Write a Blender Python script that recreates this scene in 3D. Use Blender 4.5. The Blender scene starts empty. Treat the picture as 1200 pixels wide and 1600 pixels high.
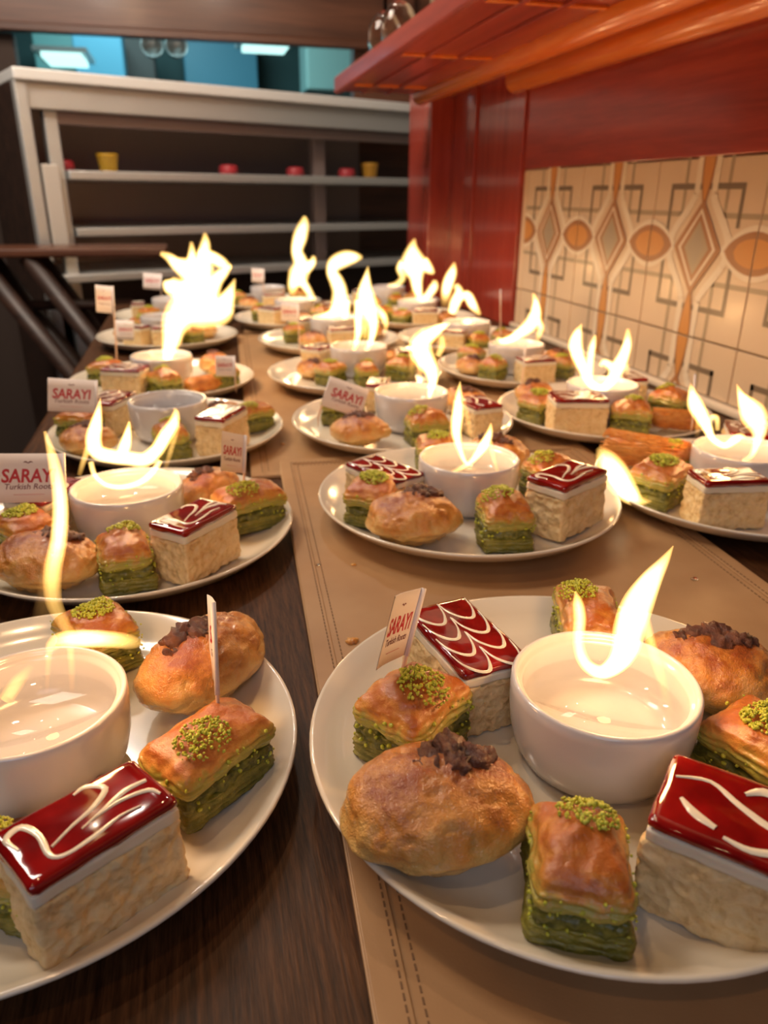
import bpy, bmesh, math, random
from mathutils import Vector, Matrix, noise, Euler

random.seed(7)
S = bpy.context.scene
C = S.collection
PI = math.pi
R = math.radians

# ------------------------------------------------------------------ camera, world, lights, exposure
FPX = 1179.4                       # focal length in pixels of the 1200 x 1600 frame
EYE = Vector((0, 0, .2818))
AX_R = Vector((.97187158, -.23539507, .00740269))
AX_D = Vector((-.08442363, -.37755748, -.9221296))
AX_F = Vector((.2198597, .89556659, -.38681029))
cam = bpy.data.cameras.new('camera')
cam.sensor_fit = 'VERTICAL'
cam.sensor_height = 24
cam.lens = FPX / 1600 * 24
cam.clip_start = .02
cam.dof.use_dof = True
cam.dof.focus_distance = .40
cam.dof.aperture_fstop = 6.3
cam_o = bpy.data.objects.new('camera', cam)
C.objects.link(cam_o)
m = Matrix.Identity(4)
for i in range(3):
    m[i][0], m[i][1], m[i][2], m[i][3] = AX_R[i], -AX_D[i], -AX_F[i], EYE[i]
cam_o.matrix_world = m
S.camera = cam_o

world = bpy.data.worlds.new('world')
S.world = world
world.use_nodes = True
world.node_tree.nodes['Background'].inputs['Color'].default_value = (1, .8, .62, 1)
world.node_tree.nodes['Background'].inputs['Strength'].default_value = .07


def lamp(name, kind, loc, energy, color, size=.1, target=None, size_y=None):
    d = bpy.data.lights.new(name, kind)
    d.energy = energy
    d.color = color
    if kind == 'AREA':
        d.size = size
        if size_y:
            d.shape = 'RECTANGLE'
            d.size_y = size_y
    else:
        d.shadow_soft_size = size
    o = bpy.data.objects.new(name, d)
    o.location = loc
    if target is not None:
        o.rotation_euler = (Vector(target) - Vector(loc)).to_track_quat('-Z', 'Y').to_euler()
    C.objects.link(o)
    return o


WARM = (1, .62, .32)
lamp('ceiling_spot_lamp', 'POINT', (-.25, .55, 1.5), 9, WARM, .03)
lamp('ceiling_spot_lamp', 'POINT', (.12, 1.3, 1.6), 9, WARM, .03)
lamp('ceiling_spot_lamp', 'POINT', (-.45, -.25, 1.3), 5, WARM, .03)
lamp('ceiling_spot_lamp', 'POINT', (-.35, 1.95, 1.35), 10, (1, .86, .72), .04)
lamp('ceiling_spot_lamp', 'POINT', (.25, 2.0, 1.4), 10, (1, .86, .72), .04)
lamp('room_light', 'AREA', (-.5, -1.3, 1.2), 6, (.70, .78, 1), .9, (.1, .5, 0))
lamp('cabinet_fill_light', 'AREA', (-.9, 1.6, 1.9), 40, (1, .86, .72), .8, (.2, 2.8, .1))  # unseen fill lamp, added to brighten the steel cabinet's front and shelves

S.view_settings.view_transform = 'Standard'
S.view_settings.look = 'None'
S.view_settings.exposure = .15
S.view_settings.gamma = 1
S.view_settings.use_curve_mapping = False


# ------------------------------------------------------------------ helpers
def ray(u, v):
    return AX_R * ((u - 600) / FPX) + AX_D * ((v - 800) / FPX) + AX_F


def at(u, v, z):                                  # point of the horizontal plane at height z
    d = ray(u, v)
    return EYE + d * ((z - EYE.z) / d.z)


def obj(name, me, mat=None, parent=None, smooth=True):
    if isinstance(me, bmesh.types.BMesh):
        bm = me
        me = bpy.data.meshes.new(name)
        bm.normal_update()
        bm.to_mesh(me)
        bm.free()
    if mat is not None and not me.materials:
        for q in (mat if isinstance(mat, (list, tuple)) else [mat]):
            me.materials.append(q)
    if smooth:
        me.polygons.foreach_set('use_smooth', [True] * len(me.polygons))
    o = bpy.data.objects.new(name, me)
    C.objects.link(o)
    if parent is not None:
        o.parent = parent
    return o


def thing(name, label, cat, loc=(0, 0, 0), rz=0, group=None):
    o = bpy.data.objects.new(name, None)
    o.empty_display_size = .02
    o.location = loc
    o.rotation_euler = (0, 0, rz)
    C.objects.link(o)
    return tag(o, label, cat, group)


def tag(o, label, cat, group=None, kind=None):
    o['label'] = label
    o['category'] = cat
    if group:
        o['group'] = group
    if kind:
        o['kind'] = kind
    return o


def struct(o, label=None):
    o['kind'] = 'structure'
    if label:
        o['label'] = label
    return o


def copy_tree(o, parent=None):
    c = o.copy()
    C.objects.link(c)
    c.parent = parent
    for ch in list(o.children):
        copy_tree(ch, c)
    return c


def box(bm, x0, x1, y0, y1, z0, z1, bevel=0, mi=0):
    vs = [bm.verts.new((x, y, z)) for x in (x0, x1) for y in (y0, y1) for z in (z0, z1)]
    fs = []
    for q in ((0, 1, 3, 2), (4, 6, 7, 5), (0, 4, 5, 1), (2, 3, 7, 6), (0, 2, 6, 4), (1, 5, 7, 3)):
        f = bm.faces.new([vs[i] for i in q])
        f.material_index = mi
        fs.append(f)
    if bevel:
        es = list({e for f in fs for e in f.edges})
        bmesh.ops.bevel(bm, geom=es, offset=bevel, segments=2, affect='EDGES', profile=.5)
    return bm


def box_bm(*a, **k):
    return box(bmesh.new(), *a, **k)


def lathe(bm, prof, n=64, cx=0, cy=0, cap0=True, cap1=False):
    rings = []
    for r, z in prof:
        rings.append([bm.verts.new((cx + r * math.cos(2 * PI * i / n), cy + r * math.sin(2 * PI * i / n), z)) for i in range(n)])
    for a, b in zip(rings, rings[1:]):
        for i in range(n):
            bm.faces.new((a[i], a[(i + 1) % n], b[(i + 1) % n], b[i]))
    if cap0:
        bm.faces.new(rings[0][::-1])
    if cap1:
        bm.faces.new(rings[-1])
    return bm


def tube(bm, pts, rad, n=8, caps=True):
    pts = [Vector(p) for p in pts]
    rad = rad if isinstance(rad, (list, tuple)) else [rad] * len(pts)
    rings = []
    up = None
    for i, p in enumerate(pts):
        t = (pts[min(i + 1, len(pts) - 1)] - pts[max(i - 1, 0)]).normalized()
        if up is None:
            up = Vector((0, 0, 1)) if abs(t.z) < .9 else Vector((1, 0, 0))
        s = t.cross(up).normalized()
        up = s.cross(t)
        rings.append([bm.verts.new(p + (s * math.cos(2 * PI * k / n) + up * math.sin(2 * PI * k / n)) * rad[i]) for k in range(n)])
    for a, b in zip(rings, rings[1:]):
        for k in range(n):
            bm.faces.new((a[k], a[(k + 1) % n], b[(k + 1) % n], b[k]))
    if caps:
        bm.faces.new(rings[0][::-1])
        bm.faces.new(rings[-1])
    return bm


def catmull(pts, sub=4):
    out = []
    n = len(pts)
    for i in range(n - 1):
        p0, p1, p2, p3 = (pts[max(i - 1, 0)], pts[i], pts[i + 1], pts[min(i + 2, n - 1)])
        for k in range(sub):
            t = k / sub
            out.append([.5 * (2 * b + (c - a) * t + (2 * a - 5 * b + 4 * c - d) * t * t + (3 * b - a - 3 * c + d) * t ** 3)
                        for a, b, c, d in zip(p0, p1, p2, p3)])
    out.append(list(pts[-1]))
    return out


def ribbon(bm, pts, h=.0004):                     # pts: (x, y, z, half width), a flattened bead lying on a top face
    rings = []
    pts = catmull(pts, 4)
    for i, p in enumerate(pts):
        a, b = pts[max(i - 1, 0)], pts[min(i + 1, len(pts) - 1)]
        t = Vector((b[0] - a[0], b[1] - a[1], 0)).normalized()
        s = Vector((-t.y, t.x, 0)) * max(p[3], .00015)
        q = Vector(p[:3])
        rings.append([bm.verts.new(q - s), bm.verts.new(q - s * .5 + Vector((0, 0, h))), bm.verts.new(q + s * .5 + Vector((0, 0, h))), bm.verts.new(q + s)])
    for a, b in zip(rings, rings[1:]):
        for k in range(3):
            bm.faces.new((a[k], b[k], b[k + 1], a[k + 1]))


def set_attr(me, name, fn):
    a = me.attributes.new(name, 'FLOAT', 'POINT')
    a.data.foreach_set('value', [fn(v.co) for v in me.vertices])


def fbm(p, s, o=3):
    return noise.fractal(Vector(p) * s, 1.0, 2.0, o)


# ------------------------------------------------------------------ materials
def mat(name):
    mm = bpy.data.materials.new(name)
    mm.use_nodes = True
    nt = mm.node_tree
    return mm, nt, nt.nodes['Principled BSDF']


def setp(b, **k):
    names = {'color': 'Base Color', 'rough': 'Roughness', 'metal': 'Metallic', 'spec': 'Specular IOR Level', 'coat': 'Coat Weight',
             'coat_rough': 'Coat Roughness', 'trans': 'Transmission Weight', 'ior': 'IOR', 'sss': 'Subsurface Weight', 'sssr': 'Subsurface Radius',
             'ssss': 'Subsurface Scale'}
    for a, v in k.items():
        if a == 'color' and len(v) == 3:
            v = (*v, 1)
        b.inputs[names[a]].default_value = v


def plain(name, color, rough=.5, **k):
    mm, nt, b = mat(name)
    setp(b, color=color, rough=rough, **k)
    return mm


def N(nt, t, **k):
    n = nt.nodes.new(t)
    for a, v in k.items():
        if a in n.inputs:
            n.inputs[a].default_value = v
        else:
            setattr(n, a, v)
    return n


def ramp(nt, fac, stops):
    n = nt.nodes.new('ShaderNodeValToRGB')
    e = n.color_ramp.elements
    while len(e) < len(stops):
        e.new(.5)
    for q, (p, c) in zip(e, stops):
        q.position = p
        q.color = (*c, 1)
    nt.links.new(fac, n.inputs['Fac'])
    return n.outputs['Color']


def mixc(nt, fac, a, b):
    n = nt.nodes.new('ShaderNodeMix')
    n.data_type = 'RGBA'
    for s, v in ((n.inputs[0], fac), (n.inputs[6], a), (n.inputs[7], b)):
        if isinstance(v, bpy.types.NodeSocket):
            nt.links.new(v, s)
        elif isinstance(v, (int, float)):
            s.default_value = v
        else:
            s.default_value = (*v, 1)
    return n.outputs[2]


def coords(nt, scale=(1, 1, 1), kind='Object'):
    tc = nt.nodes.new('ShaderNodeTexCoord')
    mp = nt.nodes.new('ShaderNodeMapping')
    mp.inputs['Scale'].default_value = scale
    nt.links.new(tc.outputs[kind], mp.inputs['Vector'])
    return mp.outputs['Vector']


def tex_noise(nt, vec, scale, detail=4, rough=.55):
    n = N(nt, 'ShaderNodeTexNoise', Scale=scale, Detail=detail, Roughness=rough)
    nt.links.new(vec, n.inputs['Vector'])
    return n.outputs['Fac']


def bump(nt, b, h, strength, dist):
    n = N(nt, 'ShaderNodeBump', Strength=strength, Distance=dist)
    nt.links.new(h, n.inputs['Height'])
    nt.links.new(n.outputs['Normal'], b.inputs['Normal'])
    nt.links.new(n.outputs['Normal'], b.inputs['Coat Normal'])


def wood(name, c0, c1, c2, axis=1, rough=.3, coat=.2, grain=40, crough=.15):
    mm, nt, b = mat(name)
    sc = [grain] * 3
    sc[axis] = grain * .05
    v = coords(nt, sc)
    f = tex_noise(nt, v, 1.0, 6, .62)
    g = tex_noise(nt, v, 5.0, 3, .6)
    col = ramp(nt, f, [(.32, c0), (.5, c1), (.68, c2)])
    col = mixc(nt, .25, col, ramp(nt, g, [(.4, c0), (.6, c2)]))
    nt.links.new(col, b.inputs['Base Color'])
    setp(b, rough=rough, coat=coat, coat_rough=crough, spec=.22 if coat == 0 else .5)
    bump(nt, b, f, .25, .001)
    return mm


def pastry(name, pale, baked, dark, scale=90, rough=.35, coat=.5, bstr=.5, bdist=.0012, coat_rough=.12, layers=0):
    mm, nt, b = mat(name)
    a = N(nt, 'ShaderNodeAttribute', attribute_name='baked')
    v = coords(nt)
    n1 = tex_noise(nt, v, scale, 5, .6)
    n2 = mixc(nt, .35, tex_noise(nt, v, scale * 5, 3, .6), tex_noise(nt, v, scale * 16, 2, .6))
    ad = N(nt, 'ShaderNodeMath', operation='MULTIPLY_ADD')
    nt.links.new(n1, ad.inputs[0])
    ad.inputs[1].default_value = 1.5
    sub = N(nt, 'ShaderNodeMath', operation='SUBTRACT')
    nt.links.new(a.outputs['Fac'], sub.inputs[0])
    sub.inputs[1].default_value = .75
    nt.links.new(sub.outputs[0], ad.inputs[2])
    col = ramp(nt, ad.outputs[0], [(.12, pale), (.55, baked), (.98, dark)])
    nt.links.new(col, b.inputs['Base Color'])
    if layers:
        w = N(nt, 'ShaderNodeTexWave', wave_type='BANDS', bands_direction='Z', Scale=layers, Distortion=3.0, Detail=3.0)
        w.inputs['Detail Scale'].default_value = 2.0
        nt.links.new(v, w.inputs['Vector'])
        n2 = mixc(nt, .5, n2, w.outputs['Fac'])
    setp(b, rough=rough, coat=coat, coat_rough=coat_rough, spec=.4, sss=.08, ssss=.01)
    bump(nt, b, n2, bstr, bdist)
    return mm


M = {}
M['ceramic'] = plain('white_glazed_ceramic', (.66, .64, .64), .18, coat=.6, coat_rough=.05)
M['plate'] = plain('cream_glazed_porcelain', (.78, .71, .58), .14, coat=.5, coat_rough=.04)
M['wood_table'] = wood('dark_stained_oak', (.012, .004, .0015), (.06, .023, .008), (.13, .052, .018), 1, .45, .0, 420, .25)
M['wood_red'] = wood('red_mahogany', (.26, .028, .018), (.36, .042, .026), (.44, .062, .034), 2, .22, .6, 45, .08)
M['wood_redh'] = wood('red_mahogany_level', (.24, .028, .018), (.35, .042, .026), (.44, .066, .034), 1, .3, .4, 45, .12)
M['wood_orange'] = wood('orange_varnished_wood', (.78, .15, .022), (.88, .21, .032), (.95, .30, .05), 1, .25, .5, 40, .1)
M['wood_brown'] = wood('brown_stained_wood', (.06, .022, .012), (.11, .04, .02), (.16, .06, .03), 0, .35, .2, 20)
M['steel'] = plain('brushed_steel', (.58, .59, .58), .3, metal=.55)
_nt = M['steel'].node_tree
_b = _nt.nodes['Principled BSDF']
_v = coords(_nt, (3, 3, 500))
bump(_nt, _b, tex_noise(_nt, _v, 1.0, 3, .6), .5, .002)
M['steel_dark'] = plain('dark_steel', (.32, .25, .24), .45, metal=.3)
M['wood_stand'] = wood('very_dark_wood', (.012, .006, .004), (.028, .012, .008), (.045, .02, .012), 0, .5, .05, 20)
M['black'] = plain('dark_floor_tile', (.025, .018, .014), .5)
M['plaster'] = plain('brown_plaster', (.05, .03, .022), .8)
M['paper'] = plain('white_flag_paper', (.80, .73, .70), .6)
M['ink'] = plain('red_ink', (.50, .015, .02), .5)
M['ink_dark'] = plain('dark_red_ink', (.16, .02, .02), .5)
M['pick'] = plain('pale_toothpick_wood', (.72, .50, .36), .45, coat=.3)
M['cream'] = plain('whipped_cream', (.80, .72, .58), .5, sss=.2, ssss=.006)
M['icing'] = plain('cream_icing_line', (.85, .78, .62), .2, coat=.6, coat_rough=.05)
M['stitch'] = plain('brown_thread', (.17, .09, .04), .7)
M['caramel'] = plain('brown_caramel', (.30, .12, .045), .35, coat=.4)
M['grout'] = plain('tan_grout', (.30, .22, .14), .8)


def jelly():
    mm, nt, b = mat('red_fruit_jelly')
    v = coords(nt)
    f = tex_noise(nt, v, 60, 2)
    nt.links.new(ramp(nt, f, [(.35, (.15, .002, .003)), (.7, (.30, .006, .006))]), b.inputs['Base Color'])
    setp(b, rough=.08, coat=1.0, coat_rough=.03, sss=.1, ssss=.004)
    return mm


def sponge():
    mm, nt, b = mat('yellow_sponge_cake')
    v = coords(nt)
    vo = N(nt, 'ShaderNodeTexVoronoi', Scale=210.0)
    nt.links.new(v, vo.inputs['Vector'])
    n = tex_noise(nt, v, 130, 5, .65)
    col = ramp(nt, n, [(.3, (.46, .26, .08)), (.43, (.74, .52, .24)), (.7, (.84, .66, .38))])
    nt.links.new(mixc(nt, .25, col, ramp(nt, vo.outputs['Distance'], [(.0, (.45, .26, .08)), (.35, (.80, .62, .36))])), b.inputs['Base Color'])
    setp(b, rough=.75, sss=.12, ssss=.006)
    bump(nt, b, mixc(nt, .5, n, vo.outputs['Distance']), .9, .002)
    return mm


def green(name, c0, c1, c2, scale=300):
    mm, nt, b = mat(name)
    v = coords(nt)
    n = tex_noise(nt, v, scale, 3, .6)
    nt.links.new(ramp(nt, n, [(.3, c0), (.5, c1), (.7, c2)]), b.inputs['Base Color'])
    setp(b, rough=.45, coat=.25)
    bump(nt, b, n, .8, .0015)
    return mm


def leather():
    mm, nt, b = mat('tan_leatherette')
    v = coords(nt)
    n = tex_noise(nt, v, 14, 3)
    n2 = tex_noise(nt, v, 900, 2)
    nt.links.new(ramp(nt, n, [(.3, (.36, .20, .09)), (.7, (.45, .27, .13))]), b.inputs['Base Color'])
    setp(b, rough=.42, spec=.4)
    bump(nt, b, n2, .15, .0005)
    return mm


def flame_mat():
    mm = bpy.data.materials.new('burning_alcohol_flame')
    mm.use_nodes = True
    nt = mm.node_tree
    nt.nodes.clear()
    out = N(nt, 'ShaderNodeOutputMaterial')
    add = N(nt, 'ShaderNodeAddShader')
    tr = N(nt, 'ShaderNodeBsdfTransparent')
    em = N(nt, 'ShaderNodeEmission')
    a = N(nt, 'ShaderNodeAttribute', attribute_name='flame_glow')
    col = ramp(nt, a.outputs['Fac'], [(0, (.9, .42, .16)), (.3, (1, .50, .10)), (.65, (1, .66, .20)), (1, (1, .84, .56))])
    p = N(nt, 'ShaderNodeMath', operation='POWER')
    nt.links.new(a.outputs['Fac'], p.inputs[0])
    p.inputs[1].default_value = 2.0
    mu = N(nt, 'ShaderNodeMath', operation='MULTIPLY')
    nt.links.new(p.outputs[0], mu.inputs[0])
    mu.inputs[1].default_value = 2.0
    nt.links.new(mu.outputs[0], em.inputs['Strength'])
    nt.links.new(col, em.inputs['Color'])
    nt.links.new(tr.outputs[0], add.inputs[0])
    nt.links.new(em.outputs[0], add.inputs[1])
    nt.links.new(add.outputs[0], out.inputs['Surface'])
    return mm


def glassy(name, color, rough=.02):
    mm = bpy.data.materials.new(name)
    mm.use_nodes = True
    nt = mm.node_tree
    b = nt.nodes['Principled BSDF']
    setp(b, color=color, rough=rough, trans=1.0, ior=1.36)
    return mm


M['jelly'] = jelly()
M['sponge'] = sponge()
M['pistachio'] = green('ground_pistachio', (.26, .30, .014), (.52, .54, .035), (.72, .70, .11))
M['filling'] = green('pistachio_filling', (.055, .062, .006), (.13, .13, .015), (.24, .22, .03), 220)
M['leather'] = leather()
M['flame'] = flame_mat()
M['fuel'] = bpy.data.materials.new('clear_alcohol')
M['fuel'].use_nodes = True
_nt = M['fuel'].node_tree
_nt.nodes.clear()
_o, _mx, _t, _g, _f = (N(_nt, 'ShaderNodeOutputMaterial'), N(_nt, 'ShaderNodeMixShader'), N(_nt, 'ShaderNodeBsdfTransparent'), N(_nt, 'ShaderNodeBsdfGlossy', Roughness=.02), N(_nt, 'ShaderNodeMath', operation='MULTIPLY_ADD'))
_lw = N(_nt, 'ShaderNodeLayerWeight', Blend=.12)
_nt.links.new(_lw.outputs['Fresnel'], _f.inputs[0])
_f.inputs[1].default_value = .25
_f.inputs[2].default_value = .02
_nt.links.new(_f.outputs[0], _mx.inputs[0])
_nt.links.new(_t.outputs[0], _mx.inputs[1])
_nt.links.new(_g.outputs[0], _mx.inputs[2])
_nt.links.new(_mx.outputs[0], _o.inputs['Surface'])
M['glass'] = glassy('drinking_glass', (1, .97, .92))
M['phyllo'] = pastry('baked_phyllo_top', (.42, .37, .06), (.68, .29, .05), (.48, .13, .02), 130, .35, .9, .7, .0016, .08, 60)
M['phyllo_base'] = pastry('syrupy_phyllo_base', (.15, .145, .013), (.27, .24, .03), (.38, .28, .055), 140, .4, .6, .8, .0018, .12, 90)
M['bun'] = pastry('glazed_butter_bun', (.74, .46, .15), (.72, .30, .055), (.34, .080, .015), 75, .34, 1.0, .65, .0022, .08)
M['walnut'] = pastry('roasted_walnut', (.20, .07, .03), (.11, .032, .014), (.045, .014, .008), 200, .35, .5, .9, .0015)
M['kadayif'] = pastry('orange_shredded_pastry', (.72, .30, .06), (.66, .22, .03), (.45, .11, .015), 90, .4, .4, .5, .001)
M['tile'] = plain('beige_glazed_tile', (.74, .57, .39), .3, coat=.15, coat_rough=.15)
M['p_white'] = plain('print_ivory', (.84, .72, .55), .3)
M['p_orange'] = plain('print_orange', (.66, .30, .085), .3)
M['p_brown'] = plain('print_tan', (.43, .20, .085), .3)
M['p_dark'] = plain('print_slate', (.23, .17, .115), .3)
M['p_grey'] = plain('print_olive_grey', (.44, .34, .22), .3)
M['p_light'] = plain('print_pale_grey', (.42, .34, .24), .3)

# ------------------------------------------------------------------ the setting
WX = .72                            # the tiled wall's face
CY0, CY1 = -.35, 2.25               # the counter
struct(obj('floor', box_bm(-2.5, 1.6, -2.5, 6.2, -.95, -.9), M['black'], smooth=False))
# far end and room walls
struct(obj('wall_back', box_bm(-2.5, 1.6, 6.0, 6.1, -.9, 2.4), plain('kitchen_wall_teal', (.05, .11, .11), .6), smooth=False))
struct(obj('wall_left', box_bm(-2.6, -2.5, -2.5, 6.1, -.9, 2.4), M['plaster'], smooth=False))
struct(obj('ceiling', box_bm(-2.5, 1.6, -2.5, 6.2, 2.4, 2.5), M['plaster'], smooth=False))

wall = struct(obj('wall_right', box_bm(WX + .006, WX + .16, -.6, 2.45, -.9, 2.4), M['grout'], smooth=False))
# --- wall tiles, each a tile with its printed fret and lens pattern
T = .25


def poly(bm, pts, mi, lay):
    f = bm.faces.new([bm.verts.new((-.0002 * lay, -s, t)) for s, t in pts])
    f.material_index = mi
    return f


def clipb(v):
    return max(-.1235, min(.1235, v))


def lens_pts(cs, ct, hw, hh, vert=True, n=14, pw=1.0):
    a = []
    for k in range(n + 1):
        t = -1 + 2 * k / n
        a.append((t * hh, hw * math.cos(t * PI / 2) ** pw))
    a += [(t, -w) for t, w in a[-2:0:-1]]
    return [(clipb(cs + (w if vert else t)), clipb(ct + (t if vert else w))) for t, w in a]


def bar(bm, s0, s1, t0, t1, mi, lay):
    poly(bm, [(s0, t0), (s1, t0), (s1, t1), (s0, t1)], mi, lay)


def band(bm, pts, hw, mi, lay):
    for (a, b) in zip(pts, pts[1:]):
        d = Vector((b[0] - a[0], b[1] - a[1]))
        if d.length < 1e-6:
            continue
        q = Vector((-d.y, d.x)).normalized() * hw
        poly(bm, [(clipb(p[0]), clipb(p[1])) for p in ((a[0] - q.x, a[1] - q.y), (b[0] - q.x, b[1] - q.y), (b[0] + q.x, b[1] + q.y), (a[0] + q.x, a[1] + q.y))], mi, lay)


pb = bmesh.new()
MI = {'p_white': 0, 'p_orange': 1, 'p_brown': 2, 'p_dark': 3, 'p_grey': 4, 'p_light': 5}
for sg in (1, -1):                                # light fret: greek key reaching to the tile edges
    for tg in (1, -1):
        bar(pb, min(sg * .046, sg * .053), max(sg * .046, sg * .053), min(tg * .042, tg * .1235), max(tg * .042, tg * .1235), 4, 1)
        bar(pb, min(sg * .046, sg * .1235), max(sg * .046, sg * .1235), min(tg * .042, tg * .049), max(tg * .042, tg * .049), 4, 1)
for tg in (1, -1):                                # dark square fret
    bar(pb, -.085, .085, min(tg * .079, tg * .087), max(tg * .079, tg * .087), 3, 2)
bar(pb, -.085, -.078, -.087, .087, 3, 2)
bar(pb, .078, .085, -.087, -.006, 3, 2)
bar(pb, .078, .085, .03, .087, 3, 2)
for sg in (1, -1):                                # ivory sweeping bands, diamond to lens
    for tg in (1, -1):
        cv = [(sg * (.020 + .024 * (1 - math.cos((t - .0) / .125 * PI)) * 0 + .050 * max(0, math.cos(t / .075 * PI / 2)) ** 1.6 * (t < .075)), tg * t) for t in [k * .125 / 12 for k in range(13)]]
        band(pb, cv, .0065, 0, 3)
for tg in (1, -1):                                # vertical orange lens at top and bottom edge
    poly(pb, lens_pts(0, tg * .125, .0150, .078, True), 2, 4)
    poly(pb, lens_pts(0, tg * .125, .0115, .066, True), 1, 5)
for sg in (1, -1):                                # horizontal lens at the side edges
    poly(pb, lens_pts(sg * .125, 0, .036, .074, False, pw=.9), 0, 4)
    poly(pb, lens_pts(sg * .125, 0, .028, .062, False, pw=.7), 2, 5)
    poly(pb, lens_pts(sg * .125, 0, .019, .042, False, pw=.45), 1, 6)
for k, (h, w, mi) in enumerate(((.066, .056, 2), (.054, .044, 0), (.048, .038, 2), (.038, .029, 4), (.026, .018, 5))):
    poly(pb, [(0, h), (w, 0), (0, -h), (-w, 0)], mi, 7 + k)
pat = bpy.data.meshes.new('printed_pattern')
pb.to_mesh(pat)
pb.free()
for k in MI:
    pat.materials.append(M[k])
g = .0012


def tile_mesh(y0, y1, z0, z1):
    return box_bm(-.0, .008, y0 + g, y1 - g, z0 + g, z1 - g, bevel=.0012)


full = None
for row in (0, 1):
    for col in range(6):
        yc = 1.526 - .25 * col
        zc = .214 - .25 * row
        zlo, zhi = (zc - .125, zc + .121) if row == 0 else (.012, zc + .125)
        me = None
        t = obj('tile', tile_mesh(-.125, .125, zlo - zc, zhi - zc), M['tile'], wall, smooth=False)
        t.location = (WX, yc, zc)
        if row == 0:
            p = obj('printed_pattern', pat, None, t, smooth=False)
        else:                                     # lower row: only the upper half shows above the counter
            b2 = bmesh.new()
            b2.from_mesh(pat)
            lim = zlo - zc + .002
            gm = list(b2.verts) + list(b2.edges) + list(b2.faces)
            bmesh.ops.bisect_plane(b2, geom=gm, plane_co=(0, 0, lim), plane_no=(0, 0, -1), clear_outer=True)
            p = obj('printed_pattern', b2, [M[k] for k in MI], t, smooth=False)
        p.location = (-.0002, 0, 0)
t = obj('tile', tile_mesh(0, .024, .087, .335), M['tile'], wall, smooth=False)
t.location = (WX, 1.651, 0)
t = obj('tile', tile_mesh(0, .024, .012, .087), M['tile'], wall, smooth=False)
t.location = (WX, 1.651, 0)
obj('cove_strip', box_bm(WX - .012, WX + .006, -.5, 1.675, .0005, .012, bevel=.003), M['p_white'], wall)

# --- mahogany panelling
pan = struct(obj('wall_panelling', box_bm(WX - .004, WX + .006, -.6, 1.675, .336, .56, bevel=.001), M['wood_redh'], smooth=False), 'red mahogany board above the patterned tiles')
pan.name = 'trim_1'
p2 = struct(obj('trim_2', box_bm(WX - .003, WX + .006, 1.676, 2.205, -.2, .56), M['wood_red'], smooth=False), 'upright mahogany panelling beyond the tiles')
for y0, y1 in ((1.676, 1.74), (1.98, 2.04)):
    obj('stile', box_bm(WX - .009, WX - .003, y0, y1, .001, .53, bevel=.002), M['wood_red'], p2, smooth=False)
struct(obj('trim_3', box_bm(.662, .80, 2.2, 2.42, -.9, .60, bevel=.004), M['wood_red'], smooth=False), 'mahogany post at the end of the counter')
# --- shelf canopy over the counter with two orange mouldings
can = thing('overhead_shelf', 'red mahogany shelf overhanging the counter along the tiled wall', 'shelf', (0, 0, 0))
obj('shelf_board', box_bm(.405, .73, -.5, 2.2, .53, .548, bevel=.003), M['wood_redh'], can, smooth=False)
obj('fascia', box_bm(.398, .418, -.5, 2.202, .524, .562, bevel=.005), M['wood_redh'], can, smooth=False)
for y in (-.2, .25, .7, 1.15, 1.6, 2.05):
    obj('cross_batten', box_bm(.42, .60, y - .006, y + .006, .526, .53, bevel=.001), M['wood_orange'], can, smooth=False)
for x in (.47, .535):
    obj('long_batten', box_bm(x - .005, x + .005, -.5, 2.19, .525, .53, bevel=.001), M['wood_redh'], can, smooth=False)


def moulding(x, z, r, y0, y1):
    b = bmesh.new()
    n = 16
    prof = [(r * math.cos(PI + PI * k / n) , r * math.sin(PI + PI * k / n) * 1.0) for k in range(n + 1)] + [(r, .02), (-r, .02)]
    ra = []
    for yy, s in ((y0, 1), (y1 - .006, 1), (y1, .8)):
        ra.append([b.verts.new((x + px * s, yy, z + (pz * s if pz < .01 else pz))) for px, pz in prof])
    for a, c in zip(ra, ra[1:]):
        for i in range(len(prof)):
            b.faces.new((a[i], a[(i + 1) % len(prof)], c[(i + 1) % len(prof)], c[i]))
    b.faces.new(ra[0][::-1])
    b.faces.new(ra[-1])
    return b


obj('moulding', moulding(.627, .526, .024, -.5, 2.19), M['wood_orange'], can)
obj('moulding', moulding(.694, .506, .024, -.5, 1.70), M['wood_orange'], can)


def wine_glass(name, label, loc):
    t = thing(name, label, 'glass', loc, 0)
    obj('bowl', lathe(bmesh.new(), [(.030, .0), (.036, .03), (.034, .06), (.02, .08), (.004, .088), (.003, .088), (.018, .078), (.032, .058), (.034, .03), (.028, .0)], 24, cap0=False), M['glass'], t)
    obj('stem', lathe(bmesh.new(), [(.004, .088), (.0035, .15), (.005, .156)], 16, cap0=True, cap1=True), M['glass'], t)
    obj('foot', lathe(bmesh.new(), [(.005, .156), (.032, .160), (.033, .162), (.0, .163)], 24), M['glass'], t)


wine_glass('wine_glass', 'upturned wine glass on the overhead shelf, the one by its edge nearer the tiles', (.440, 1.70, .5485))
wine_glass('wine_glass', 'upturned wine glass on the overhead shelf, nearer the steel cabinet', (.436, 1.80, .5485))
wine_glass('wine_glass', 'upturned wine glass set further in on the overhead shelf behind two others', (.530, 1.74, .5485))

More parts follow.
